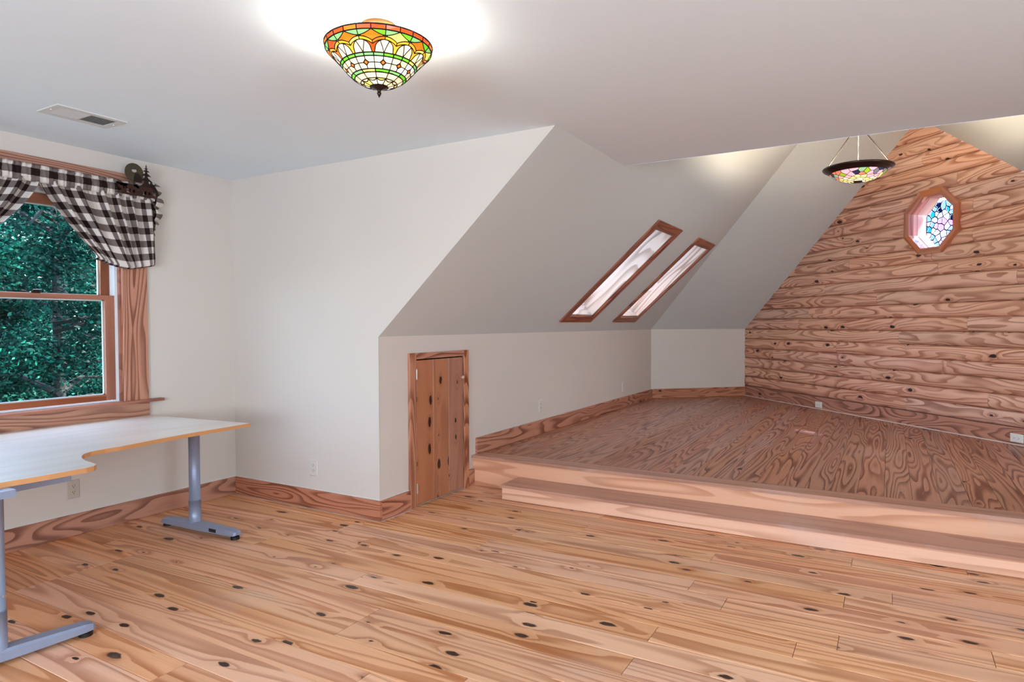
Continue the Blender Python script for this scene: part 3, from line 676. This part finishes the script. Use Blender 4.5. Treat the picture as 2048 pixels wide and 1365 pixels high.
b = MB(); b.box(CX-.004, OX+.002, 2.545, 2.565, 2.232, 2.244); b.build('mounting_arm', M_IRON, orn)

# ------------------------------------------------------------------ desk
dk = thing('desk', 'pale veneer corner desk on silver T-legs under the window', 'desk', (-3.83, 2.0, 0))
DT = .705
front = [(-3.456, 2.718), (-3.446, 2.5), (-3.437, 2.3), (-3.412, 2.1), (-3.386, 1.95), (-3.374, 1.87), (-3.374, 1.80), (-3.362, 1.725), (-3.335, 1.683), (-3.293, 1.651), (-3.231, 1.620), (-3.159, 1.600), (-3.067, 1.588), (-3.03, 1.578), (-3.008, 1.556), (-2.998, 1.52), (-2.996, 1.376), (-3.01, 1.2), (-3.03, .9), (-3.06, .42)]
back = [(-4.41, .42), (-4.41, 1.7), (-4.402, 2.2), (-4.362, 2.634)]
def smooth_poly(p):
    return p
outline = front+back
outline = [(a+3.83, b-2.0) for a, b in outline][::-1]
ar = sum(outline[i][0]*outline[(i+1) % len(outline)][1]-outline[(i+1) % len(outline)][0]*outline[i][1] for i in range(len(outline)))
if ar < 0: outline = outline[::-1]
# top: grain runs along the wall (local x = world y)
ol = [(b, -a) for a, b in outline]
prism('desk_top', [ol], (-3.83, 2.0, 0), EY, -EX, UP, DT-.021, DT, M_DESK, dk)
n = len(outline); eb = MB(); off = []
for i in range(n):
    p0, p1, p2 = Vector(outline[i-1]), Vector(outline[i]), Vector(outline[(i+1) % n])
    nn = ((p1-p0).normalized()+(p2-p1).normalized()).normalized(); off.append((p1.x+nn.y*.0022, p1.y-nn.x*.0022))
vv = [(x, y, z) for z in (DT-.0215, DT-.0012) for x, y in off]+[(x, y, z) for z in (DT-.0215, DT-.0004) for x, y in outline]
ff = [(i, (i+1) % n, n+(i+1) % n, n+i) for i in range(n)]+[(n+i, n+(i+1) % n, 3*n+(i+1) % n, 3*n+i) for i in range(n)]+[(2*n+i, 2*n+(i+1) % n, (i+1) % n, i) for i in range(n)]
mesh('edge_band', vv, ff, M_DESKE, dk, Matrix.Translation((-3.83, 2.0, 0)))
def tleg(c, d0, d1, r, dirv, joint, plug):
    """column on a long foot; d0,d1: lengths of the foot on either side"""
    cx, cy = c; m = MB(); m.tube([(cx, cy, .05), (cx, cy, joint)], r, 24)
    lg = m.build('leg', M_STEEL, dk, None, False)
    for p in lg.data.polygons: p.use_smooth = len(p.vertices) == 4
    u = MB(); u.tube([(cx, cy, joint), (cx, cy, DT-.05)], r*.9, 24); u.tube([(cx, cy, joint-.001), (cx, cy, joint+.003)], r*.94, 24)
    o = u.build('upper_column', M_STEEL, lg)
    for p in o.data.polygons: p.use_smooth = len(p.vertices) == 4
    dv = Vector(dirv).normalized(); sv = Vector((-dv.y, dv.x, 0))
    V = []; F = []; sec = [(-1, .030, .022, .038), (-.9, .032, .020, .056), (-.2, .036, .020, .064), (.2, .036, .020, .064), (.88, .034, .024, .056), (.97, .030, .026, .050), (1, .022, .030, .044)]
    for t, w, z0, z1 in sec:
        s = t*(d1 if t > 0 else d0); p = Vector((cx, cy, 0))+dv*s
        for k, (a, z) in enumerate(((-w, z0), (-w, z1-.008), (-w*.75, z1), (w*.75, z1), (w, z1-.008), (w, z0))): V.append(tuple(p+sv*a+Vector((0, 0, z))))
    for i in range(len(sec)-1):
        for k in range(6): F.append((i*6+k, i*6+(k+1) % 6, (i+1)*6+(k+1) % 6, (i+1)*6+k))
    F += [tuple(range(6)), tuple(range(len(sec)*6-1, len(sec)*6-7, -1))]
    mesh('foot', V, F, M_STEEL, lg)
    for s in (-d0+.03, d1-.03):
        p = Vector((cx, cy, 0))+dv*s; g = MB(); g.tube([p+Vector((0, 0, .0)), p+Vector((0, 0, .016)), p+Vector((0, 0, .026))], [.027, .027, .014], 16); g.build('glide', M_BLACK, lg)
    if plug:
        p = Vector((cx, cy, 0))+dv*(d1*.52)
        for sg in (-1,):
            g = MB(); q = p+sv*.0345*sg
            for a in (-.03, .03):
                for z in (.030, .050): g.v.append(tuple(q+dv*a+Vector((0, 0, z)))); g.v.append(tuple(q+sv*.004*sg+dv*a+Vector((0, 0, z))))
            g.f = [(0, 2, 6, 4), (1, 5, 7, 3), (0, 1, 3, 2), (4, 6, 7, 5), (0, 4, 5, 1), (2, 3, 7, 6)]; g.build('black_plug', M_BLACK, lg)
    pm = MB(); pm.box(cx-.06, cx+.06, cy-.05, cy+.05, DT-.05, DT-.0215); pm.build('mount_plate', M_STEEL, lg)
tleg((-3.846, 2.60), .30, .395, .0375, (.998, .05, 0), .20, True)
tleg((-2.992, 1.180), .38, .335, .034, (.13, .99, 0), .212, False)
bl = MB(); bl.tube([(-2.958, 1.19, .275), (-2.948, 1.193, .275)], .006, 10); bl.build('bolt', M_HINGE, dk)
# hollow crossbar under the front edge
cb = MB(); A = Vector((-3.07, .45, 0)); B = Vector((-3.10, 1.50, 0)); d = (B-A).normalized(); s = Vector((-d.y, d.x, 0))
for (w, z0, z1) in ((.022, DT-.062, DT-.0225), (.019, DT-.059, DT-.0255)):
    for P in (A, B):
        for a, z in ((-w, z0), (w, z0), (w, z1), (-w, z1)): cb.v.append(tuple(P+s*a+Vector((0, 0, z))))
for k in range(4):
    j = (k+1) % 4; cb.f += [(k, j, 4+j, 4+k), (8+j, 8+k, 12+k, 12+j), (4+k, 4+j, 12+j, 12+k), (j, k, 8+k, 8+j)]
cb.build('crossbar', M_STEEL, dk)
cb2 = MB(); cb2.box(-4.2, -3.80, 2.585, 2.625, DT-.05, DT-.022); cb2.build('support_rail', M_STEEL, dk)

# ------------------------------------------------------------------ outlets
def outlet(O, ex, ey, ez, mat, label):
    o = thing('outlet', label, 'outlet', O, 'wall outlets')
    w, h = .0375, .0585; v = []; f = []
    for (a, b, z) in ((w, h, 0), (w, h, .003), (w-.004, h-.004, .0065)):
        v += [(-a, -b, z), (a, -b, z), (a, b, z), (-a, b, z)]
    for i in (0, 4):
        for k in range(4): f.append((i+k, i+(k+1) % 4, i+4+(k+1) % 4, i+4+k))
    f += [(8, 9, 10, 11), (3, 2, 1, 0)]
    F = frame(O, ex, ey, ez); mesh('cover_plate', v, f, mat, o, F)
    for c in (.0195, -.0195):
        pts = []
        for k in range(24):
            t = 2*PI*k/24; pts.append((.0168*math.cos(t), c+max(-.0135, min(.0135, .0168*math.sin(t)))))
        r = prism('receptacle', [pts], O, ex, ey, ez, .006, .0085, mat, o)
        s = MB(); s.box(-.0075, -.0050, c-.001, c+.0075, .0084, .0089); s.box(.0050, .0075, c, c+.0068, .0084, .0089)
        s.add([(.0028*math.cos(2*PI*k/8), c-.0075+.0028*math.sin(2*PI*k/8), .0089) for k in range(8)], [tuple(range(8))])
        s.build('slots', M_SLOT, r, F)
    s = MB(); s.lathe([(.0035, .0062), (.003, .0075), (0, .0078)], 10); s.build('screw', mat, o, F)
outlet((XW, 2.170, .290), EY, UP, EX, M_IPLATE, 'shadowed duplex outlet under the desk below the window')
outlet((-3.578, YB, .291), EX, UP, -EY, M_PLATE, 'pale duplex outlet low on the broad front wall')
outlet((XK, 5.693, .517), EY, UP, EX, M_PLATE, 'duplex outlet on the knee wall under the nearer skylight')
outlet((XK, 7.984, .511), EY, UP, EX, M_PLATE, 'duplex outlet on the knee wall near its far corner')
outlet(Vector((-1.947, 10.082, .506)), DV, UP, DN, M_PLATE, 'duplex outlet on the short wall beside the logs')
for s, z, lb in ((1.607, .300, 'white sideways outlet in the log wall baseboard, farther left'), (4.128, .308, 'white sideways outlet in the log wall baseboard at right')):
    outlet(LO+EV*s+NV*.008+Vector((0, 0, z)), UP, -EV, NV, M_WPLATE, lb)

# ------------------------------------------------------------------ ceiling vent
vt = thing('ceiling_vent', 'white metal air register in the ceiling near the window', 'vent', (-3.76, 1.925, HC))
x0, x1, y0, y1 = -3.865, -3.652, 1.752, 2.102; ix0, ix1, iy0, iy1 = x0+.036, x1-.036, y0+.036, y1-.036
prism('frame', [rect(x0, x1, y0, y1), rect(ix0, ix1, iy0, iy1)], (0, 0, 0), EX, EY, UP, HC-.006, HC-.0002, M_VENT, vt)
mesh('duct_backing', [(ix0-.004, iy0-.004, HC-.0006), (ix0-.004, iy1+.004, HC-.0006), (ix1+.004, iy1+.004, HC-.0006), (ix1+.004, iy0-.004, HC-.0006)], [(0, 1, 2, 3)], M_VENTD, vt)
ym = (iy0+iy1)/2; b = MB(); b.box(ix0, ix1, ym-.005, ym+.005, HC-.006, HC-.001); b.build('divider', M_VENT, vt)
for half, (a, c, sg) in enumerate(((iy0, ym-.005, -1), (ym+.005, iy1, 1))):
    for k in range(13):
        y = a+(c-a)*(k+.5)/13; t = .0052
        v = [(ix0, y-t*.9, HC-.0012-(.0048 if sg > 0 else 0)), (ix1, y-t*.9, HC-.0012-(.0048 if sg > 0 else 0)), (ix1, y+t*.9, HC-.0012-(.0048 if sg < 0 else 0)), (ix0, y+t*.9, HC-.0012-(.0048 if sg < 0 else 0))]
        v += [(p[0], p[1], p[2]+.0009) for p in v]
        mesh('slat', v, [(0, 1, 2, 3), (7, 6, 5, 4), (0, 4, 5, 1), (1, 5, 6, 2), (2, 6, 7, 3), (3, 7, 4, 0)], M_VENT, vt)
for yy in (y0+.018, y1-.018):
    s = MB(); s.lathe([(.0045, -.006), (.004, -.0085), (0, -.009)], 10, ((x0+x1)/2, yy, HC)); s.build('screw', M_WPLATE, vt)

# ------------------------------------------------------------------ stained glass ceiling lamp
LC = Vector((-1.676, 1.912, 2.362))
cl = thing('ceiling_lamp', 'lit stained glass bowl lamp close under the flat ceiling', 'ceiling lamp', (LC.x, LC.y, HC))
PROF = [(.199, 0), (.1975, -.014), (.181, -.031), (.159, -.053), (.139, -.075), (.120, -.097), (.099, -.117), (.069, -.136), (.033, -.148)]
def prof_at(PR, v):
    L = [0]
    for i in range(1, len(PR)): L.append(L[-1]+math.hypot(PR[i][0]-PR[i-1][0], PR[i][1]-PR[i-1][1]))
    d = max(0, min(1, v))*L[-1]
    for i in range(1, len(PR)):
        if d <= L[i]+1e-9:
            t = (d-L[i-1])/(L[i]-L[i-1]); return PR[i-1][0]+t*(PR[i][0]-PR[i-1][0]), PR[i-1][1]+t*(PR[i][1]-PR[i-1][1])
    return PR[-1]
def bowl(PR, C, th, v, off=0.0):
    r, z = prof_at(PR, v); r2, z2 = prof_at(PR, min(1, v+.03)); r1, z1 = prof_at(PR, max(0, v-.03))
    dr, dz = r2-r1, z2-z1; k = math.hypot(dr, dz) or 1; nr, nz = -dz/k, dr/k      # outward-down normal
    if nz > 0 and nr < 0: nr, nz = -nr, -nz
    return Vector((C.x+(r+nr*off)*math.cos(th), C.y+(r+nr*off)*math.sin(th), C.z+z+nz*off))
SH = MB()
shade = bpy.data.objects.new('shade', None); shade.empty_display_size = .02; link(shade, cl, Matrix.Translation(LC))
def dense(poly, mu, mv):
    out = []
    for i in range(len(poly)):
        a, b = poly[i], poly[(i+1) % len(poly)]; m = max(1, int(abs(b[0]-a[0])/mu+.999), int(abs(b[1]-a[1])/mv+.999))
        for k in range(m): out.append((a[0]+(b[0]-a[0])*k/m, a[1]+(b[1]-a[1])*k/m))
    return out
def pane(PR, C, poly, mat, parent, lead, lw=.0022, conv=None, name='glass_pane'):
    P = conv or (lambda p, o: bowl(PR, C, p[0], p[1], o))
    n = len(poly); cu_ = sum(p[0] for p in poly)/n; cv_ = sum(p[1] for p in poly)/n
    V = [P(p, .0008) for p in poly]+[P(p, -.0012) for p in poly]+[P((cu_, cv_), .0008), P((cu_, cv_), -.0012)]
    # triangles from the outline
    tr = tessellate_polygon([[Vector((p[0]*.15, p[1]*.2, 0)) for p in poly]])
    F = [t for t in tr]+[tuple(i+n for i in t[::-1]) for t in tr]+[(i, (i+1) % n, n+(i+1) % n, n+i) for i in range(n)]
    mesh(name, V[:2*n], F, mat, parent)
    for i in range(n):
        a, b = P(poly[i], .0), P(poly[(i+1) % n], .0); d = (b-a)
        if d.length < 1e-5: continue
        d.normalize(); nn = (P(poly[i], .002)-a).normalized(); s = d.cross(nn)*lw/2; nn = nn*.0022
        k = len(lead.v); lead.v += [tuple(q) for q in (a-s-nn, a+s-nn, a+s+nn, a-s+nn, b-s-nn, b+s-nn, b+s+nn, b-s+nn)]
        lead.f += [tuple(k+j for j in q) for q in ((0, 1, 5, 4), (1, 2, 6, 5), (2, 3, 7, 6), (3, 0, 4, 7))]
LG = {n: lit_glass('lamp_glass_'+n, c, e) for n, (c, e) in dict(red=((214, 78, 20), .75), orange=((236, 118, 26), .85), amber=((252, 176, 48), .85), yellow=((250, 228, 110), .8), green=((110, 206, 40), .85), sage=((132, 200, 120), .85), cream=((255, 234, 180), .85), white=((255, 248, 226), .95), peach=((255, 216, 176), .8)).items()}
rl = random.Random(5)
def lamp_panes():
    D = PI/6; lead = MB()
    def put(poly, th0, mats, lw=.0022): pane(PROF, LC, dense([(th0+u*D, v) for u, v in poly], .09, .12), LG[rl.choice(mats)], shade, lead, lw*1.35)
    vL = lambda u: .078+.082*math.sin(PI*u); vO = lambda u: .176+.07*abs(2*u-1)**2; vB = lambda u: vO(u)+.05
    vI = lambda u: .226+.194*(1-math.sqrt(max(0, 1-(abs(2*u-1)/.88)**2)))
    N = 6; rg = lambda a, b, m=N: [a+(b-a)*k/m for k in range(m+1)]
    for s in range(12):
        t = s*D+.06
        for h in (0, .5): put([(h, 0), (h+.5, 0), (h+.5, .075), (h, .075)], t, ['red', 'orange', 'red'], .003)
        put([(u, .078) for u in rg(.02, .5)]+[(u, vL(u)) for u in rg(.5, .02)], t, ['green', 'sage', 'green'])
        put([(u, .078) for u in rg(.5, .98)]+[(u, vL(u)) for u in rg(.98, .5)], t, ['green', 'sage', 'green'])
        put([(u, vL(abs(u))) for u in rg(-.42, .42, 10)]+[(u, vO(abs(u))) for u in rg(.42, -.42, 10)], t, ['orange', 'orange', 'red', 'yellow'])
        put([(u, vO(u)) for u in rg(0, .5)]+[(u, vB(u)) for u in rg(.5, 0)], t, ['amber', 'orange', 'amber', 'yellow'])
        put([(u, vO(u)) for u in rg(.5, 1)]+[(u, vB(u)) for u in rg(1, .5)], t, ['amber', 'amber', 'yellow'])
        put([(u, vB(abs(u))) for u in rg(-.44, .44, 10)]+[(u, vI(abs(u))) for u in rg(.44, .06)]+[(0, .42)]+[(u, vI(abs(u))) for u in rg(-.06, -.44)], t, ['amber', 'orange', 'amber', 'red'])
        put([(u, vI(u)) for u in rg(.06, .32)]+[(.5, .42)], t, ['cream', 'white', 'peach'])
        put([(u, vI(u)) for u in rg(.68, .94)]+[(.5, .42)], t, ['cream', 'white'])
        put([(u, vI(u)) for u in rg(.32, .68, 8)]+[(.5, .42)], t, ['white', 'white', 'cream'])
        for h in (0, .5): put([(h, .424), (h+.5, .424), (h+.5, .475), (h, .475)], t, ['green', 'sage', 'green', 'yellow'], .0028)
        du, dv, m = .16, .045, .575
        put([(.5, m-dv), (.5+du, m), (.5, m+dv), (.5-du, m)], t, ['amber', 'orange'], .003)
        put([(0, .478), (.5, .478), (.5, m-dv), (.5-du, m), (0, m)], t, ['white', 'cream']); put([(.5, .478), (1, .478), (1, m), (.5+du, m), (.5, m-dv)], t, ['white', 'cream'])
        put([(0, m), (.5-du, m), (.5, m+dv), (.5, .675), (0, .675)], t, ['white', 'cream', 'peach']); put([(1, m), (1, .675), (.5, .675), (.5, m+dv), (.5+du, m)], t, ['white', 'cream', 'peach'])
        put([(0, .678), (1, .678), (1, .735), (0, .735)], t, ['green', 'green', 'sage', 'yellow'], .0028)
        put([(0, .738), (1, .738), (1, .845), (0, .845)], t, ['cream', 'peach', 'cream'])
        put([(0, .848), (1, .848)]+[(u, .848+.055*math.sin(PI*u)**.6) for u in rg(1, 0)[1:-1]], t, ['yellow', 'cream'])
        put([(u, .852+.055*math.sin(PI*max(0, min(1, u)))**.6) for u in rg(0, 1)]+[(1, 1), (0, 1)], t, ['cream', 'white', 'yellow'])
    rim = [LC+Vector((.199*math.cos(2*PI*k/48), .199*math.sin(2*PI*k/48), .0)) for k in range(49)]; lead.tube(rim, .0028, 6, False)
    lead.build('leading', M_LEAD, shade)
lamp_panes()
fn = MB(); fn.lathe([(0, -.142), (.036, -.143), (.037, -.147), (.022, -.155), (.008, -.160), (.006, -.168), (.009, -.172), (.006, -.178), (.003, -.184), (0, -.190)], 20, LC)
fn.build('finial', M_BRONZE, cl, None, True)
cp = MB(); cp.lathe([(0, HC-LC.z), (.066, HC-LC.z), (.064, .062), (.05, .052), (.012, .048), (.01, -.14), (0, -.14)], 28, LC); cp.build('canopy', M_BRASS, cl, None, True)
sk = MB()
for k in range(2):
    a = k*PI+.4; p = LC+Vector((.05*math.cos(a), .05*math.sin(a), .01)); q = LC+Vector((.105*math.cos(a), .105*math.sin(a), -.012)); sk.tube([LC+Vector((0, 0, .03)), p, q], .012, 10)
sk.build('bulb_socket', M_BRASS, cl)
for k in range(2):
    a = k*PI+.4
    lamp('POINT', 'ceiling_lamp_bulb', 11.0, (1, .92, .80), LC+Vector((.115*math.cos(a), .115*math.sin(a), -.018)), shadow_soft_size=.03)

# ------------------------------------------------------------------ pendant bowl in the wing
PC = Vector((-.234, 5.9, 2.552))
pd = thing('pendant_lamp', 'hanging bowl lamp with dark bronze rim and floral glass before the logs', 'pendant lamp', PC)
rimp = [(.244, .004), (.254, .002), (.258, -.006), (.252, -.014), (.247, -.018), (.240, -.019), (.236, -.026), (.226, -.031), (.216, -.034), (.206, -.042), (.198, -.042), (.205, -.030), (.226, -.022), (.238, -.008)]
r_ = MB(); r_.lathe(rimp, 56, PC, True); r_.build('rim', M_BRONZE, pd, None, True)
PP = [(.203, -.041), (.182, -.062), (.152, -.082), (.115, -.099), (.075, -.110), (.030, -.115)]
bowlp = bpy.data.objects.new('bowl', None); bowlp.empty_display_size = .02; link(bowlp, pd, Matrix.Translation(PC))
PG = {n: lit_glass('pendant_glass_'+n, c, e) for n, (c, e) in dict(coral=((240, 128, 104), .85), pink=((244, 176, 186), .9), butter=((255, 226, 140), 1.0), cream=((255, 238, 190), 1.1), lime=((164, 190, 40), .7), teal=((96, 190, 190), .75), slate=((126, 118, 128), .6), navy=((50, 52, 90), .3), sage=((150, 186, 140), .7)).items()}
rp = random.Random(21); seeds = []; tries = 0
while len(seeds) < 92 and tries < 20000:
    tries += 1; p = (rp.uniform(-1, 1), rp.uniform(-1, 1)); r = math.hypot(*p)
    if .2 < r < .99 and all(math.hypot(p[0]-s[0], p[1]-s[1]) > .155*(.75+.5*r) for s in seeds): seeds.append(p)
octd = [(math.cos(2*PI*k/40), math.sin(2*PI*k/40)) for k in range(40)]
leadp = MB(); seeds.append((0, 0))
def pconv(p, o):
    r = math.hypot(p[0], p[1]); th = math.atan2(p[1], p[0]); return bowl(PP, PC, th, 1-r*.999, o)
for p, c in voronoi(octd, seeds):
    r = math.hypot(*p)
    if r < .12: continue
    nm = rp.choice(['butter', 'cream', 'butter', 'cream']) if r < .52 else rp.choice(['coral', 'pink', 'coral', 'butter', 'pink']) if r < .74 else rp.choice(['coral', 'slate', 'teal', 'lime', 'pink', 'sage', 'navy', 'coral', 'pink'])
    cc = []
    for i in range(len(c)):
        a, b = c[i], c[(i+1) % len(c)]; cc += [a, ((a[0]+b[0])/2, (a[1]+b[1])/2)]
    pane(PP, PC, cc, PG[nm], bowlp, leadp, .0034, pconv)
leadp.build('leading', M_LEAD, bowlp)
cpb = MB(); cpb.lathe([(0, -.108), (.034, -.110), (.034, -.116), (.016, -.121), (0, -.122)], 18, PC); cpb.build('bottom_cap', M_BRONZE, pd, None, True)
top = PC+Vector((0, 0, .315))
for k in range(3):
    a = math.radians(92+120*k); q = PC+Vector((.243*math.cos(a), .243*math.sin(a), .0)); e = top+Vector((.02*math.cos(a), .02*math.sin(a), 0))
    m = MB(); n = 26
    m.tube([q.lerp(e, i/(n*2)) for i in range(n*2+1)], [.0042 if i % 2 else .0026 for i in range(n*2+1)], 6); m.build('chain', M_CHAIN, pd)
hz = TRI.z-.002-PC.z; m = MB(); m.lathe([(0, hz), (.06, hz-.045), (.055, hz-.06), (.02, hz-.075), (.012, hz-.08), (.008, .33), (.028, .325), (.028, .305), (0, .30)], 20, PC); m.build('stem', M_BRONZE, pd, None, True)
m = MB(); m.lathe([(.0, -.108), (.014, -.106), (.014, -.07), (.05, -.06), (.05, -.052), (0, -.05)], 16, PC); m.build('socket_cluster', M_BRASS, pd)
lamp('POINT', 'pendant_bulb', 72, (1, .84, .62), PC+Vector((0, 0, -.024)), shadow_soft_size=.03)

# ------------------------------------------------------------------ trees outside the window
struct(mesh('ground', [(-90, -60, -3.6), (-5.2, -60, -3.6), (-5.2, 90, -3.6), (-90, 90, -3.6)], [(0, 1, 2, 3)], plain('forest_floor', (40, 52, 40), .9)), 'dark forest ground far below the window', 'ground')
LM = [leaf_mat('leaf_teal', (0, 28, 25), (22, 92, 78)), leaf_mat('leaf_green', (1, 34, 29), (56, 128, 108)), leaf_mat('leaf_deep', (0, 22, 21), (14, 70, 60))]
def tree(x, y, zc, rx, rz, n, leaf, mat, label, seed):
    rs = np.random.RandomState(seed); t = thing('tree', label, 'tree', (x, y, -3.6), 'trees outside the window')
    m = MB(); pts = [(x, y, -3.6), (x+.1, y-.05, -1), (x-.08, y+.1, zc-.5*rz), (x+.05, y, zc+.6*rz)]
    m.tube(pts, [.15, .12, .09, .04], 10); m.build('trunk', M_BARK, t)
    m = MB()
    cl_ = []
    nb = 16
    for k in range(nb):
        a = rs.uniform(0, 2*PI); h = rs.uniform(-.7, .75); b0 = Vector((x, y, zc+h*rz*.8)); rr_ = rx*math.sqrt(max(.08, 1-h*h))*rs.uniform(.55, .95)
        e = b0+Vector((math.cos(a)*rr_, math.sin(a)*rr_, rs.uniform(-.3, .5))); m.tube([b0, b0.lerp(e, .5)+Vector((0, 0, .15)), e], [.06, .035, .012], 6); cl_.append((e, b0))
    m.build('branches', M_BARK, t)
    cen = []
    for k in range(64):
        d = rs.normal(size=3); d /= np.linalg.norm(d); q = rs.uniform(.35, 1)**.5
        cen.append((x+d[0]*q*rx, y+d[1]*q*rx, zc+d[2]*q*rz))
    cen = np.array(cen); idx = rs.randint(0, len(cen), n); P = cen[idx]+rs.normal(size=(n, 3))*np.array([.27, .27, .17])*(rx/1.9)
    ax = rs.normal(size=(n, 3)); ax[:, 2] *= .5; ax /= np.linalg.norm(ax, axis=1)[:, None]
    bx = np.cross(ax, rs.normal(size=(n, 3))); bx /= np.linalg.norm(bx, axis=1)[:, None]
    s = leaf*rs.uniform(.6, 1.25, n)[:, None]
    V = np.stack([P-ax*s, P+bx*s*.5, P+ax*s, P-bx*s*.5], 1).reshape(-1, 3).astype(np.float32)
    me = bpy.data.meshes.new('foliage'); me.vertices.add(4*n); me.vertices.foreach_set('co', V.ravel()); me.loops.add(4*n); me.loops.foreach_set('vertex_index', np.arange(4*n, dtype=np.int32))
    me.polygons.add(n); me.polygons.foreach_set('loop_start', np.arange(0, 4*n, 4, dtype=np.int32)); me.polygons.foreach_set('loop_total', np.full(n, 4, np.int32)); me.update(calc_edges=True); me.materials.append(mat)
    f = bpy.data.objects.new('foliage', me); link(f, t); f['kind'] = 'stuff'
tree(-11.5, 5.4, 1.5, 1.9, 3.2, 46000, .040, LM[0], 'leafy tree nearest the window, dark teal crown', 1)
tree(-17.2, 8.1, 2.0, 2.1, 4.6, 42000, .065, LM[1], 'brighter green tree just behind the nearest crown', 2)
tree(-23.4, 11.0, 2.6, 2.6, 6.0, 26000, .12, LM[2], 'deep green tree third from the window', 3)
tree(-32.0, 15.4, 3.6, 3.4, 7.6, 26000, .16, LM[1], 'far pale tree seen high in the upper sash', 4)
tree(-13.0, 14.4, 2.0, 2.0, 4.6, 14000, .10, LM[0], 'tree standing right of the window view', 5)
tree(-16.0, .6, 2.0, 2.2, 4.6, 14000, .10, LM[2], 'tree standing left of the window view', 6)
